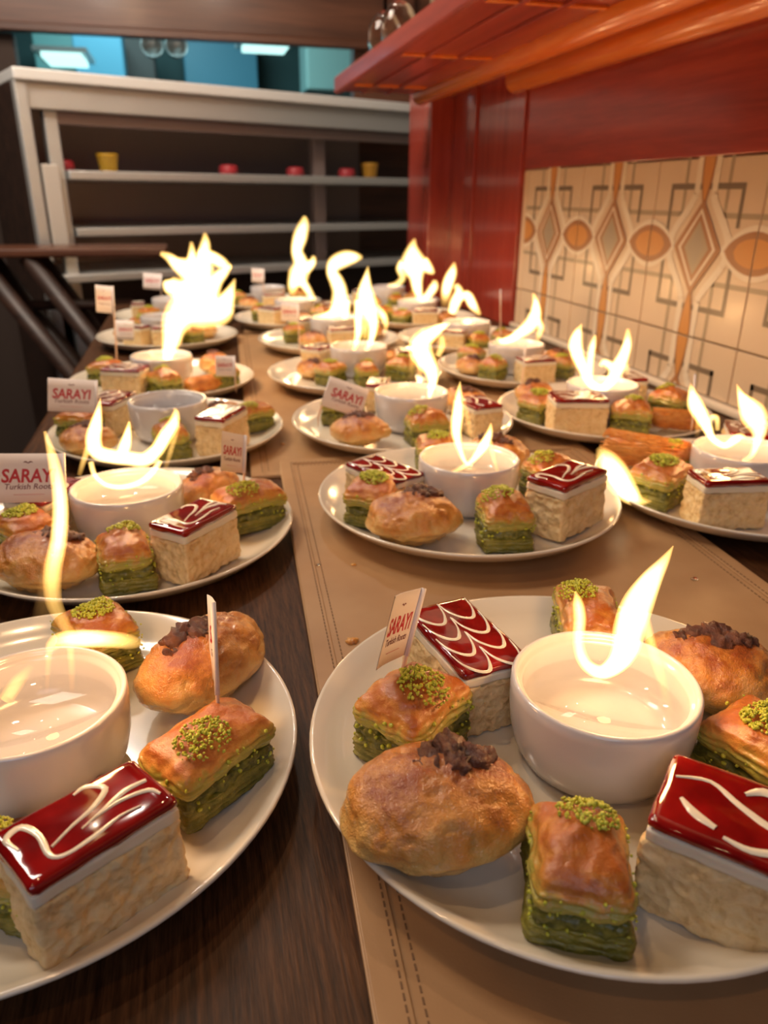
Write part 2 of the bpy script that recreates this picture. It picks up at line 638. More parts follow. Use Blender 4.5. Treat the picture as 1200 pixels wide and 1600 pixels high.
# --- counter
ctr = thing('bar_counter', 'long dark stained oak counter crowded with plates of sweets', 'counter', (0, 0, 0))
obj('counter_top', box_bm(-.215, WX - .002, CY0, CY1, -.04, 0, bevel=.006), M['wood_table'], ctr, smooth=False)
obj('front_panel', box_bm(-.16, -.13, CY0, CY1 - .03, -.9, -.04), M['wood_brown'], ctr, smooth=False)
obj('end_panel', box_bm(-.129, WX - .01, CY1 - .06, CY1 - .03, -.9, -.04), M['wood_brown'], ctr, smooth=False)


# --- leatherette mats with a stitched hem
def mat_thing(label, c, w, l, rz, z0):
    t = thing('place_mat', label, 'mat', (c[0], c[1], z0), rz)
    th = .0022
    bm = box_bm(-w / 2, w / 2, -l / 2, l / 2, 0, th, bevel=.0008)
    obj('mat_sheet', bm, M['leather'], t, smooth=False)
    hb = bmesh.new()
    e = .015                                      # folded hem, a shallow proud band on all four sides
    for a in ((-w / 2 + .001, -w / 2 + e, -l / 2 + .001, l / 2 - .001), (w / 2 - e, w / 2 - .001, -l / 2 + .001, l / 2 - .001),
              (-w / 2 + e, w / 2 - e, l / 2 - e, l / 2 - .001), (-w / 2 + e, w / 2 - e, -l / 2 + .001, -l / 2 + e)):
        box(hb, *a, th, th + .0012, bevel=.0005)
    obj('hem', hb, M['leather'], t, smooth=False)
    sb = bmesh.new()
    pitch, sl = .0045, .0028
    for off in (.0125, .0195):
        zz = th + (.0012 if off < e else 0)
        n = int((l - 2 * off) / pitch)
        for k in range(n):
            y = -l / 2 + off + k * pitch
            for sx in (-1, 1):
                x = sx * (w / 2 - off)
                box(sb, x - .0004, x + .0004, y, y + sl, zz - .0002, zz + .0003)
        n = int((w - 2 * off) / pitch)
        for k in range(n):
            x = -w / 2 + off + k * pitch
            y = l / 2 - off
            box(sb, x, x + sl, y - .0004, y + .0004, zz - .0002, zz + .0003)
    s = obj('stitching', sb, M['stitch'], t, smooth=False)
    s['kind'] = 'stuff'
    return t


mat_thing('tan leatherette mat with stitched hem, lying on top of the other mat', (.229, .335), .358, .93, -R(3.2), .0037)
mat_thing('tan leatherette mat with its hem tucked under the other mat', (.262, 1.21), .40, .90, -R(2.5), .0003)
mat_thing('tan leatherette mat at the far end of the counter towards the steel cabinet', (.31, 1.94), .40, .50, -R(2.5), .0003)


# ------------------------------------------------------------------ plates and ramekins
PR = .138
plate_prof = [(.070, 0), (.078, 0), (.084, .0035), (.112, .0050), (.128, .0120), (.1365, .0195), (.138, .0212), (.1372, .0224), (.1355, .0222),
              (.127, .0150), (.113, .0088), (.104, .0080), (.05, .0078), (.0006, .0078)]
pm = bpy.data.meshes.new('plate')
_b = bmesh.new()
lathe(_b, plate_prof, 96, cap0=True, cap1=True)
_b.to_mesh(_b and pm)
_b.free()
pm.materials.append(M['plate'])
pm.polygons.foreach_set('use_smooth', [True] * len(pm.polygons))
PZ = .0078

RH = .0475
ram_prof = [(.0300, 0), (.0345, .0012), (.0390, .0050), (.0425, .0120), (.0448, .0220), (.0458, .0320), (.046, .0410), (.0458, .0462), (.0446, .0475), (.0430, .0470), (.0424, .0452),
            (.0418, .0440), (.0405, .0436), (.0398, .0415), (.0396, .034), (.0390, .028), (.0370, .0225), (.031, .0195), (.02, .0185), (.0005, .018)]
rm = bpy.data.meshes.new('bowl')
_b = bmesh.new()
lathe(_b, ram_prof, 72, cap0=True, cap1=True)
_b.to_mesh(rm)
_b.free()
rm.materials.append(M['ceramic'])
rm.polygons.foreach_set('use_smooth', [True] * len(rm.polygons))
fm = bpy.data.meshes.new('alcohol')
_b = bmesh.new()
lathe(_b, [(.0005, .0325), (.0394, .0325), (.0396, .0328), (.0005, .0328)], 48, cap0=True, cap1=True)
_b.to_mesh(fm)
_b.free()
fm.materials.append(M['fuel'])

# id: (ramekin x, y), (plate x, y), phrase that singles the plate out
PL = {
    'A': ((.181, .2765), (.1735, .2845), 'with the tall forked flame'),
    'B': ((-.095, .336), (-.1035, .3405), 'with the sideways bent flame'),
    'C': ((.231, .617), (.231, .617), 'with twin small flames mid mat'),
    'D': ((-.069, .629), (-.069, .629), 'with the crown shaped flame'),
    'E': ((.505, .598), (.507, .598), 'with the shredded roll by tiles'),
    'F': ((.507, .876), (.512, .878), 'with the U shaped flame by tiles'),
    'G': ((.252, .888), (.241, .890), 'with the hooked flame and tilted flag'),
    'H': ((-.042, .921), (-.044, .921), 'with the unlit ramekin'),
    'I': ((-.057, 1.201), (-.057, 1.203), 'under the biggest flame'),
    'J': ((.250, 1.199), (.238, 1.172), 'with the pointed three legged flame'),
    'K': ((.264, 1.515), (.250, 1.480), 'with the swan necked flame'),
    'L': ((.510, 1.169), (.516, 1.158), 'with the low sweeping flame'),
    'M': ((.509, 1.412), (.520, 1.436), 'before the red panelling'),
    'N': ((-.064, 1.620), (-.058, 1.600), 'behind the biggest flame'),
    'Q': ((.500, 1.730), (.500, 1.728), 'with the mushroom shaped flame'),
    'S': ((.505, 2.030), (.505, 2.030), 'at the far end by the post'),
    'O': ((-.053, 1.905), (-.050, 1.895), 'at the far end by the counter edge'),
    'P': ((.224, 1.800), (.220, 1.772), 'with the tall wavy flame'),
    'T': ((.190, 2.075), (.190, 2.065), 'last of all before the steel cabinet'),
}
ramz = {}
PLATE_OBJ = {}
# heights the plates stand on: mat or bare oak
ON_MAT = {'A': .0074, 'C': .0074, 'G': .0037, 'J': .0037, 'K': .0037, 'P': .0037, 'T': .0037, 'E': .003, 'F': .0037, 'L': .0037, 'M': .0037, 'Q': .0037, 'S': .0037}
for k, (rc, pc, ph) in PL.items():
    z0 = ON_MAT.get(k, .0002)
    o = obj('plate', pm, None)
    o.location = (pc[0], pc[1], z0)
    tag(o, 'cream round plate of sweets ' + ph, 'plate', 'plates of sweets on the counter')
    PLATE_OBJ[k] = o
    pz = z0 + PZ
    ramz[k] = pz
    r = thing('ramekin', 'white ceramic ramekin on the plate ' + ph, 'ramekin', (rc[0], rc[1], pz + .0001), random.uniform(0, 6), 'ramekins of burning alcohol')
    if k == 'H':
        r['label'] = 'white ceramic ramekin with no flame, only clear alcohol inside'
    obj('bowl', rm, None, r)
    obj('alcohol', fm, None, r)


# ------------------------------------------------------------------ pastries: one of each kind, then copies
def grid_block(hx, hy, z0, z1, rnd, cuts):
    b = bmesh.new()
    bmesh.ops.create_cube(b, size=2)
    bmesh.ops.subdivide_edges(b, edges=b.edges[:], cuts=cuts, use_grid_fill=True)
    hz = (z1 - z0) / 2
    half = Vector((hx, hy, hz))
    r = min(rnd, hx, hy, hz)
    for v in b.verts:
        p = Vector((v.co.x * half.x, v.co.y * half.y, v.co.z * half.z))
        q = Vector([max(-half[i] + r, min(half[i] - r, p[i])) for i in range(3)])
        d = p - q
        if d.length > 1e-9:
            d = d.normalized() * r
        v.co = q + d
        v.co.z += (z0 + z1) / 2
    return b


def disp(b, fn):
    b.normal_update()
    ns = [v.normal.copy() for v in b.verts]
    for v, n in zip(b.verts, ns):
        v.co += fn(v.co.copy(), n)


def to_mesh(b, name, m_, attr=None):
    me = bpy.data.meshes.new(name)
    b.normal_update()
    b.to_mesh(me)
    b.free()
    me.materials.append(m_)
    me.polygons.foreach_set('use_smooth', [True] * len(me.polygons))
    if attr:
        set_attr(me, 'baked', attr)
    return me


def granules(b, spots, seed):
    rr = random.Random(seed)
    for p, r in spots:
        mtx = Matrix.Translation(p) @ Euler((rr.uniform(0, 6), rr.uniform(0, 6), rr.uniform(0, 6))).to_matrix().to_4x4() @ Matrix.Diagonal((r * rr.uniform(.7, 1.3), r * rr.uniform(.7, 1.3), r * rr.uniform(.6, 1), 1))
        bmesh.ops.create_icosphere(b, subdivisions=1, radius=1, matrix=mtx)


def make_baklava(hx, hy, h, seed, crumb=1.0, heap=(0, .3)):
    rr = random.Random(seed)
    off = Vector((seed * 3.1, seed * 1.7, seed))
    root = bpy.data.objects.new('baklava', None)
    C.objects.link(root)
    root.empty_display_size = .02
    b = grid_block(hx, hy * .96, 0, h * .34, .003, 15)
    disp(b, lambda p, n: Vector((noise.noise(p * 40 + off), noise.noise(p * 40 - off), 0)) * .0026 + n * (.0013 * fbm(p + off, 160) + .0007 * math.sin(p.z * 2600 + 5 * fbm(p + off, 60)) * (1 - abs(n.z))))
    for v in b.verts:
        v.co.z = max(v.co.z, 0)
    obj('phyllo_base', to_mesh(b, 'phyllo_base', M['phyllo_base'], lambda c: .2 + .3 * (c.z / (h * .34))), None, root)
    b = grid_block(hx * .96, hy * .93, h * .28, h * .52, .004, 15)
    disp(b, lambda p, n: n * (.0026 * fbm(p + off, 190, 4)) + n * .0006 * noise.noise(p * 700))
    obj('pistachio_filling', to_mesh(b, 'pistachio_filling', M['filling']), None, root)
    b = grid_block(hx * 1.01, hy, h * .46, h * .82, .0062, 23)

    def top(p, n):
        k = max(0, 1 - (p.x / hx) ** 2) * max(0, 1 - (p.y / hy) ** 2)
        up = max(0, (p.z - h * .46) / (h * .38))
        d = Vector((0, 0, h * .27 * k ** .75 * up))
        d.z += .0026 * fbm(p + off, 48) * up
        d += Vector((noise.noise(p * 45 + off), noise.noise(p * 45 - off), 0)) * .0022
        # phyllo sheets sag and open along the cut sides
        side = 1 - abs(n.z)
        return d + n * (.0012 * fbm(p + off, 120) + .0007 * side * math.sin(p.z * 2100 + 4 * fbm(p + off, 70)))
    disp(b, top)
    zt = h * .62
    me = to_mesh(b, 'phyllo_top', M['phyllo'], lambda c: max(0, min(1, (c.z - zt) / (h * .26))) * (.62 + .38 * max(0, 1 - (c.x / hx) ** 4)))
    obj('phyllo_top', me, None, root)
    sp = []
    tops = [v.co for v in me.vertices]
    n = int(240 * crumb)
    for i in range(n):                             # heap of crumbs towards one end of the top
        a, q = rr.uniform(0, 2 * PI), rr.random() ** .6
        x, y = heap[0] * hx + math.cos(a) * q * hx * .66, heap[1] * hy + math.sin(a) * q * hy * .5
        z = max((c.z for c in tops if abs(c.x - x) < hx * .14 and abs(c.y - y) < hy * .14), default=h)
        sp.append((Vector((x, y, z + .0022 * (1 - q * q) + rr.uniform(-.0002, .0007))), rr.uniform(.0005, .0012)))
    for i in range(90):                           # crumbs stuck to the sides and the base
        sd = rr.choice((-1, 1))
        z = rr.uniform(h * .25, h * .8)
        if rr.random() < .6:
            sp.append((Vector((sd * hx * 1.0, rr.uniform(-hy, hy) * .95, z)), rr.uniform(.0005, .0014)))
        else:
            sp.append((Vector((rr.uniform(-hx, hx) * .9, sd * hy * .98, z)), rr.uniform(.0005, .0014)))
    b = bmesh.new()
    granules(b, sp, seed)
    o = obj('pistachio_crumbs', to_mesh(b, 'pistachio_crumbs', M['pistachio']), None, root)
    o['kind'] = 'stuff'
    root['h'] = h
    return root


def make_bun(hx, hy, h, seed, nut=(0, 0)):
    off = Vector((seed * 2.3, seed * 5.1, seed))
    root = bpy.data.objects.new('walnut_bun', None)
    C.objects.link(root)
    root.empty_display_size = .02
    b = bmesh.new()
    bmesh.ops.create_icosphere(b, subdivisions=5, radius=1)
    for v in b.verts:
        x, y, z = v.co
        zz = z if z > 0 else z * .62
        q = 1 + .10 * fbm(v.co + off, 1.3, 2)
        v.co = Vector((x * hx * q, y * hy * q, (zz + .62) / 1.62 * h))
        if v.co.z < h * .12:
            v.co.z *= .3

    def crack(p, n):
        w = abs(fbm(p + off, 42, 3))
        c = -max(0, .10 - w) / .10 * .0036 * (.35 + .65 * max(0, fbm(p + off * 2, 20, 2) + .3))
        return n * (c + .0010 * fbm(p + off, 110, 3) + .0013 * fbm(p + off, 30, 2))
    disp(b, crack)
    for v in b.verts:
        v.co.z = max(v.co.z, 0)
    me = to_mesh(b, 'bun', M['bun'], lambda c: max(0, min(1, (c.z - h * .22) / (h * .75))) * .9 + .12 * fbm(c + off, 25, 2))
    obj('bun', me, None, root)
    b = bmesh.new()
    rr = random.Random(seed)
    zt = max(v.co.z for v in me.vertices if abs(v.co.x - nut[0]) < .006 and abs(v.co.y - nut[1]) < .006)
    for (dx, dy, r) in ((-.009, .001, .0085), (.0, .0045, .0085), (.008, -.001, .009), (.001, -.005, .0075), (.015, .003, .0055), (-.016, -.002, .005)):
        mtx = Matrix.Translation((nut[0] + dx, nut[1] + dy, zt - .0022 + .0018 * rr.random() - abs(dx) * .20)) @ Matrix.Rotation(rr.uniform(0, 6), 4, 'Z') @ Matrix.Diagonal((r, r * .72, r * .52, 1))
        bmesh.ops.create_icosphere(b, subdivisions=3, radius=1, matrix=mtx)
    disp(b, lambda p, n: n * (.0020 * fbm(p + off, 240, 3) + .0012 * math.sin(p.x * 1700 + 6 * fbm(p, 120))))
    obj('walnut', to_mesh(b, 'walnut', M['walnut'], lambda c: .5 + .5 * fbm(c, 160)), None, root)
    return root


def swirl_feather(hx, hy, z):
    """scalloped feather lines: three rows of arcs meeting on two long seams"""
    L = []
    rows = 4
    for col in (-1, 1):
        for k in range(rows):
            x0 = -hx * .93 + k * (hx * 1.9 / rows)
            x1 = x0 + hx * 1.9 / rows
            y0, y1 = (-hy * .93, 0) if col < 0 else (0, hy * .93)
            xm = x0 + (x1 - x0) * 1.15
            L.append([(x0, y0 + (y1 - y0) * .02, z, .0004), (x0 + (xm - x0) * .55, y0 + (y1 - y0) * .10, z, .0009), (xm, y0 + (y1 - y0) * .38, z, .0013),
                      (xm + .001, y0 + (y1 - y0) * .68, z, .0013), (x0 + (xm - x0) * .55, y0 + (y1 - y0) * .92, z, .0007), (x0 - .001, y0 + (y1 - y0) * 1.0, z, .0003)])
    return L


def swirl_loops(hx, hy, z):
    """loose marbled loops"""
    return [
        [(-hx * .86, hy * .1, z, .0006), (-hx * .9, hy * .6, z, .0015), (-hx * .68, hy * .72, z, .0019), (-hx * .58, hy * .2, z, .0016), (-hx * .62, -hy * .5, z, .0011), (-hx * .45, -hy * .72, z, .0012),
         (-hx * .1, -hy * .68, z, .0014), (hx * .3, -hy * .55, z, .0006), (hx * .6, -hy * .62, z, .0004)],
        [(-hx * .55, -hy * .3, z, .0005), (-hx * .2, -hy * .05, z, .0009), (hx * .15, hy * .15, z, .0013), (hx * .42, hy * .5, z, .0015), (hx * .25, hy * .86, z, .0018), (hx * .05, hy * .80, z, .0008)],
        [(-hx * .15, -hy * .3, z, .0004), (hx * .25, -hy * .08, z, .0011), (hx * .6, hy * .1, z, .0014), (hx * .9, hy * .05, z, .0010)],
        [(hx * .05, -hy * .2, z, .0004), (hx * .45, -hy * .12, z, .0009), (hx * .82, -hy * .28, z, .0012), (hx * .9, -hy * .6, z, .0006)],
    ]


def swirl_thick(hx, hy, z):
    """broad pooled rosette"""
    return [
        [(-hx * .9, hy * .3, z, .0006), (-hx * .5, hy * .5, z, .0012), (-hx * .1, hy * .15, z, .0016), (hx * .35, -hy * .15, z, .0020), (hx * .8, -hy * .1, z, .0008)],
        [(-hx * .75, -hy * .2, z, .0010), (-hx * .55, -hy * .45, z, .0022), (-hx * .3, -hy * .6, z, .0014)],
        [(-hx * .2, -hy * .75, z, .0008), (hx * .1, -hy * .8, z, .0017), (hx * .4, -hy * .6, z, .0018), (hx * .5, -hy * .35, z, .0009)],
        [(-hx * .1, hy * .5, z, .0009), (hx * .1, hy * .75, z, .0024), (hx * .4, hy * .7, z, .0024), (hx * .5, hy * .4, z, .0016), (hx * .25, hy * .3, z, .0010)],
        [(hx * .55, hy * .8, z, .0005), (hx * .75, hy * .55, z, .0011), (hx * .9, hy * .2, z, .0005)],
    ]


def make_cake(hx, hy, h, seed, pattern):
    off = Vector((seed * 1.3, seed * 4.1, seed))
    root = bpy.data.objects.new('cake_slice', None)
    C.objects.link(root)
    root.empty_display_size = .02
    b = grid_block(hx, hy, 0, h * .76, .002, 35)
    disp(b, lambda p, n: n * (.0016 * fbm(p + off, 190, 4) + .0010 * fbm(p + off, 45, 2)))
    for v in b.verts:
        v.co.z = max(v.co.z, 0)
    obj('sponge', to_mesh(b, 'sponge', M['sponge']), None, root)
    b = grid_block(hx * .992, hy * .992, h * .755, h * .895, .0015, 13)
    disp(b, lambda p, n: n * (.0007 * fbm(p + off, 90, 3)))
    obj('cream_layer', to_mesh(b, 'cream_layer', M['cream']), None, root)
    b = grid_block(hx * 1.0, hy * 1.0, h * .885, h, .0028, 17)
    disp(b, lambda p, n: n * (.0005 * fbm(p + off, 60, 2)) - Vector((0, 0, .0018 * max(0, fbm(p + off, 70, 2)) if p.z < h * .93 else 0)))
    zt = max(v.co.z for v in b.verts)
    obj('jelly_glaze', to_mesh(b, 'jelly_glaze', M['jelly']), None, root)
    b = bmesh.new()
    for l in pattern(hx * .97, hy * .97, h - .0001):
        ribbon(b, l, .0006)
    obj('icing_swirl', to_mesh(b, 'icing_swirl', M['icing']), None, root)
    return root


def make_kadayif(hx, r, seed):
    rr = random.Random(seed)
    root = bpy.data.objects.new('shredded_pastry_roll', None)
    C.objects.link(root)
    b = bmesh.new()
    n, mseg = 28, 30
    rings = []
    for i in range(mseg + 1):
        x = -hx + 2 * hx * i / mseg
        e = (1 - abs(x / hx) ** 8) ** .5 if abs(x) < hx else .0
        e = max(e, .25)
        rings.append([b.verts.new((x, r * 1.15 * e * math.cos(2 * PI * k / n), r + r * e * math.sin(2 * PI * k / n))) for k in range(n)])
    for a, c in zip(rings, rings[1:]):
        for k in range(n):
            b.faces.new((a[k], a[(k + 1) % n], c[(k + 1) % n], c[k]))
    b.faces.new(rings[0][::-1])
    b.faces.new(rings[-1])
    bmesh.ops.recalc_face_normals(b, faces=b.faces[:])
    disp(b, lambda p, q: q * (.0012 * fbm(p, 130) + .0005 * math.sin(math.atan2(p.z - r, p.y) * 26 + p.x * 200)))
    for v in b.verts:
        v.co.z = max(v.co.z, 0)
    obj('roll_body', to_mesh(b, 'roll_body', M['kadayif'], lambda c: .5 + .5 * fbm(c, 60)), None, root)
    b = bmesh.new()
    for i in range(120):
        a0 = rr.uniform(-.3, PI + .3)
        x0 = rr.uniform(-hx * .95, hx * .5)
        l = rr.uniform(.02, .05)
        tw = rr.uniform(-.6, .6)
        pts = []
        for k in range(6):
            t = k / 5
            x = min(x0 + l * t, hx * .97)
            a = a0 + tw * t
            q = r * 1.02 + .0008 * rr.random()
            pts.append((x, q * 1.15 * math.cos(a), r + q * math.sin(a)))
        tube(b, pts, .0006, 4)
    s = obj('shredded_strands', to_mesh(b, 'shredded_strands', M['kadayif'], lambda c: .35 + .5 * noise.noise(c * 90)), None, root)
    s['kind'] = 'stuff'
    return root


PROTO = {
    'b1': make_baklava(.0190, .0240, .040, 1, 1.0, (.15, .45)),      # square, crumbs at one end
    'b2': make_baklava(.0195, .0235, .040, 2, 1.0, (.35, -.05)),
    'b3': make_baklava(.0185, .0300, .038, 3, 1.0, (-.35, .25)),
    'b4': make_baklava(.0200, .0255, .038, 4, 1.7, (0, 0)),          # covered with crumbs
    'n1': make_bun(.0435, .0325, .040, 1, (.008, .006)),
    'n2': make_bun(.0455, .0285, .041, 2, (-.006, .003)),
    'n3': make_bun(.0360, .0290, .034, 3, (.0, .004)),
    'c1': make_cake(.0400, .0230, .046, 1, swirl_feather),
    'c2': make_cake(.0305, .0180, .046, 2, swirl_loops),
    'c3': make_cake(.0330, .0230, .046, 3, swirl_thick),
    'k1': make_kadayif(.0430, .0165, 5),
}
USED = set()
NAMES = {'b': 'baklava', 'n': 'walnut bun', 'c': 'cake slice', 'k': 'pastry roll'}


def place(kind, plate, x, y, rz, label, group=None, sc=1.0, z=None, tilt=None, lim=.101):
    p = PROTO[kind]
    if kind in USED:
        o = copy_tree(p)
    else:
        o = p
        USED.add(kind)
    pc = PL[plate][1]
    r = math.hypot(x - pc[0], y - pc[1])
    if kind[0] == 'c':
        lim = min(lim, .094) if lim == .101 else lim
    if r > lim:                                   # keep the piece on the flat of its plate
        x, y = pc[0] + (x - pc[0]) * lim / r, pc[1] + (y - pc[1]) * lim / r
        r = lim
    zz = ramz[plate] + .0003 + (.0032 if kind[0] in 'nk' and r > .088 else 0) + (.0020 if r > .090 else .0006)
    o.location = (x, y, zz)
    o.rotation_euler = tilt if tilt else (0, 0, rz)
    if tilt:
        o.rotation_euler.z = rz
    o.scale = (sc, sc, sc)
    tag(o, label, {'b': 'baklava', 'n': 'bun', 'c': 'cake', 'k': 'pastry'}[kind[0]], group or {'b': 'pistachio baklava pieces', 'n': 'walnut topped buns', 'c': 'red glazed cake slices', 'k': 'shredded pastry rolls'}[kind[0]])
    return o


def P2(u, v, z=.03):
    q = at(u, v, z)
    return q.x, q.y


def put(kind, plate, uv, deg, label, sc=1.0, z=.03, **k):
    x, y = P2(uv[0], uv[1], z)
    return place(kind, plate, x, y, R(deg), label, sc=sc, **k)


# ---- front plate with the tall forked flame
put('c1', 'A', (726, 986), -80, 'cake slice with feathered cream lines on red jelly behind the flagged baklava, forked flame', z=.058, sc=.90)
put('b2', 'A', (645, 1085), -55, 'baklava holding the tilted paper flag on the plate with the tall forked flame', z=.050, sc=1.06)
put('n1', 'A', (662, 1292), -6, 'big golden bun with dark walnut beside the two baklava, tall forked flame plate', z=.030)
put('b1', 'A', (910, 1345), -23, 'baklava with a heap of green crumbs in front of the tall forked flame', z=.052, sc=1.0)
_q = at(1006, 1296, .058)
place('c3', 'A', _q.x + .033 * math.cos(R(-46)) + .023 * math.cos(R(44)), _q.y + .033 * math.sin(R(-46)) + .023 * math.sin(R(44)), R(-46), 'cake slice with pooled cream rosette on red jelly beside the green heaped baklava', sc=1.0, lim=.108)
put('b4', 'A', (1196, 1152), 20, 'baklava between the swirled cake and the bun, wall side of the tall forked flame', z=.045)
put('n3', 'A', (1112, 1050), -30, 'golden walnut bun behind the tall forked flame, wall side', z=.035, sc=1.08)
put('b3', 'A', (918, 955), -22, 'baklava propped behind the ramekin of the tall forked flame', z=.045, sc=1.0)

# ---- plate with the sideways bent flame
put('n2', 'B', (328, 1030), 46, 'long golden bun with burnt walnut leaning by the sideways bent flame', z=.030, sc=.98)
put('b3', 'B', (322, 1140), 128, 'baklava with an upright toothpick beside the long burnt walnut bun', z=.045, sc=.98)
put('c2', 'B', (146, 1290), 33, 'cake slice with marbled cream loops in front of the sideways bent flame', z=.058, lim=.103)
put('b4', 'B', (148, 965), 30, 'crumb covered baklava behind the sideways bent flame', z=.042, sc=.95)
put('b1', 'B', (10, 1345), 60, 'baklava cut off by the picture edge beside the marbled loop cake', z=.030, sc=.8)

# ---- plate with twin small flames in the middle of the mat
put('c1', 'C', (600, 724), -62, 'feather lined red cake slice behind the flat walnut bun, twin small flames plate', z=.058, sc=.84)
put('b4', 'C', (584, 782), 150, 'dark green baklava beside the feather lined cake, twin small flames plate', z=.035)
put('n1', 'C', (645, 825), -5, 'flat golden walnut bun in front of the twin small flames', z=.028, sc=.95)
put('b2', 'C', (787, 815), 170, 'orange topped baklava in front of the twin small flames, beside the bun', z=.035, sc=1.05)
put('c2', 'C', (893, 795), 30, 'cake slice with glinting chopped red top by the twin small flames', z=.035, sc=1.08)
put('b1', 'C', (860, 742), 100, 'baklava with bright green heap behind the glinting cake, twin small flames', z=.038)
put('n3', 'C', (792, 700), 120, 'walnut bun half hidden behind the twin small flames', z=.03)
put('b4', 'C', (676, 697), 80, 'baklava peeping out behind the ramekin of the twin small flames', z=.035, sc=.9)

# ---- plate with the crown shaped flame
put('n2', 'D', (325, 748), 50, 'brown walnut bun behind the flagged baklava on the crown flame plate', z=.035, sc=.85)
put('b3', 'D', (388, 785), 110, 'baklava with flag and pistachio top at the rim of the crown flame plate', z=.032)
put('c2', 'D', (315, 845), 48, 'cake slice with thin red glaze in front of the crown shaped flame', z=.035, sc=1.0)
put('b1', 'D', (195, 870), 10, 'baklava with green top standing before the crown flame ramekin', z=.03, sc=1.0)
put('n1', 'D', (74, 876), -20, 'dark walnut bun in front of the crown flame plate flag', z=.03, sc=.95)
put('b4', 'D', (36, 824), 40, 'baklava beneath the paper flag of the crown flame plate', z=.035)
put('c3', 'D', (72, 762), 60, 'red cake slice holding the large paper flag, crown flame plate', z=.05, sc=.9)

# ---- plate with shredded roll
put('k1', 'E', (1010, 705), 132, 'orange shredded pastry roll beside the detached wisp of flame', z=.035, sc=1.05)
put('b4', 'E', (1032, 757), 120, 'green sided baklava in front of the orange shredded roll', z=.03, sc=1.05)
put('c2', 'E', (1128, 792), -8, 'cake slice with thin red top in front of the wall side ramekin', z=.03, sc=1.0, lim=.088)
put('b1', 'E', (1062, 698), 100, 'baklava tucked between the orange shredded roll and the ramekin', z=.045, sc=.9)
put('c3', 'E', (1168, 672), 60, 'dark red cake slice behind the ramekin of the shredded roll plate', z=.04, sc=.9)
put('n3', 'E', (1250, 742), 60, 'walnut bun at the wall end of the shredded roll plate', z=.03, sc=.9)

# ---- plate with the U shaped flame
put('n3', 'F', (818, 610), 30, 'reddish walnut bun at the aisle end of the U flame plate', z=.03, sc=.85)
put('b4', 'F', (842, 638), 120, 'green baklava beside the reddish bun on the U flame plate', z=.028, sc=.95)
put('c3', 'F', (900, 652), -12, 'pale cake slice in front of the U shaped flame', z=.03, sc=1.0)
put('b2', 'F', (985, 655), 60, 'long baklava beside the pale cake slice, U flame plate', z=.03, sc=1.0)
put('b1', 'F', (1048, 622), 30, 'baklava with yellow green heap nearest the tiles, U flame plate', z=.04, sc=1.0)
put('k1', 'F', (1062, 655), 150, 'short orange shredded roll touching the tiles end of the U flame plate', z=.03, sc=.72)
put('c2', 'F', (1010, 592), 80, 'red cake slice behind the ramekin of the U shaped flame', z=.035, sc=.85)

# ---- plate with the hooked flame and tilted flag
put('b4', 'G', (537, 640), 60, 'baklava under the tilted paper flag of the hooked flame plate', z=.03, sc=1.0)
put('n3', 'G', (562, 676), 0, 'smooth golden bun before the ramekin of the hooked flame', z=.028, sc=.95)
put('b1', 'G', (667, 668), 90, 'rounded baklava in front of the hooked flame ramekin', z=.032, sc=1.0)
put('c3', 'G', (758, 655), 100, 'pale cake slice at the wall side rim of the hooked flame plate', z=.03, sc=.85)
put('c2', 'G', (580, 610), 70, 'red cake slice behind the tilted flag of the hooked flame plate', z=.03, sc=.8)
put('n2', 'G', (725, 628), 130, 'orange bun behind the hooked flame ramekin, wall side', z=.03, sc=.8)

# ---- plate with the unlit ramekin
put('b4', 'H', (118, 660), 60, 'baklava with the upright flag beside the unlit ramekin', z=.03, sc=.95)
put('c3', 'H', (172, 640), 65, 'dark red glinting cake slice behind the flag of the unlit ramekin', z=.035, sc=.95)
put('n3', 'H', (112, 695), -10, 'golden bun at the aisle end of the unlit ramekin plate', z=.025, sc=.9)
put('c2', 'H', (355, 678), 60, 'cake slice with pale crumb side by the unlit ramekin', z=.03, sc=1.0)
put('n2', 'H', (345, 632), 40, 'brown bun behind the pale sided cake, unlit ramekin plate', z=.035, sc=.72)
put('b3', 'H', (405, 652), 110, 'green baklava at the mat side rim of the unlit ramekin plate', z=.025, sc=.85)
put('b1', 'H', (268, 690), 10, 'baklava before the unlit ramekin, behind the crown flame', z=.025, sc=.95)

# ---- plate under the biggest flame
put('b4', 'I', (165, 578), 70, 'baklava with the tall flag pick under the biggest flame', z=.03, sc=.95)
put('c3', 'I', (198, 596), -20, 'pale cake slice before the ramekin under the biggest flame', z=.028, sc=.9)
put('b1', 'I', (258, 598), 30, 'curved baklava before the ramekin under the biggest flame', z=.028, sc=.95)
put('k1', 'I', (318, 592), 30, 'orange shredded roll before the ramekin under the biggest flame', z=.028, sc=.7)
put('n1', 'I', (345, 562), 60, 'orange bun beside the ramekin under the biggest flame', z=.03, sc=.75)
put('b2', 'I', (378, 588), 100, 'baklava holding a small flag under the biggest flame', z=.028, sc=.85)

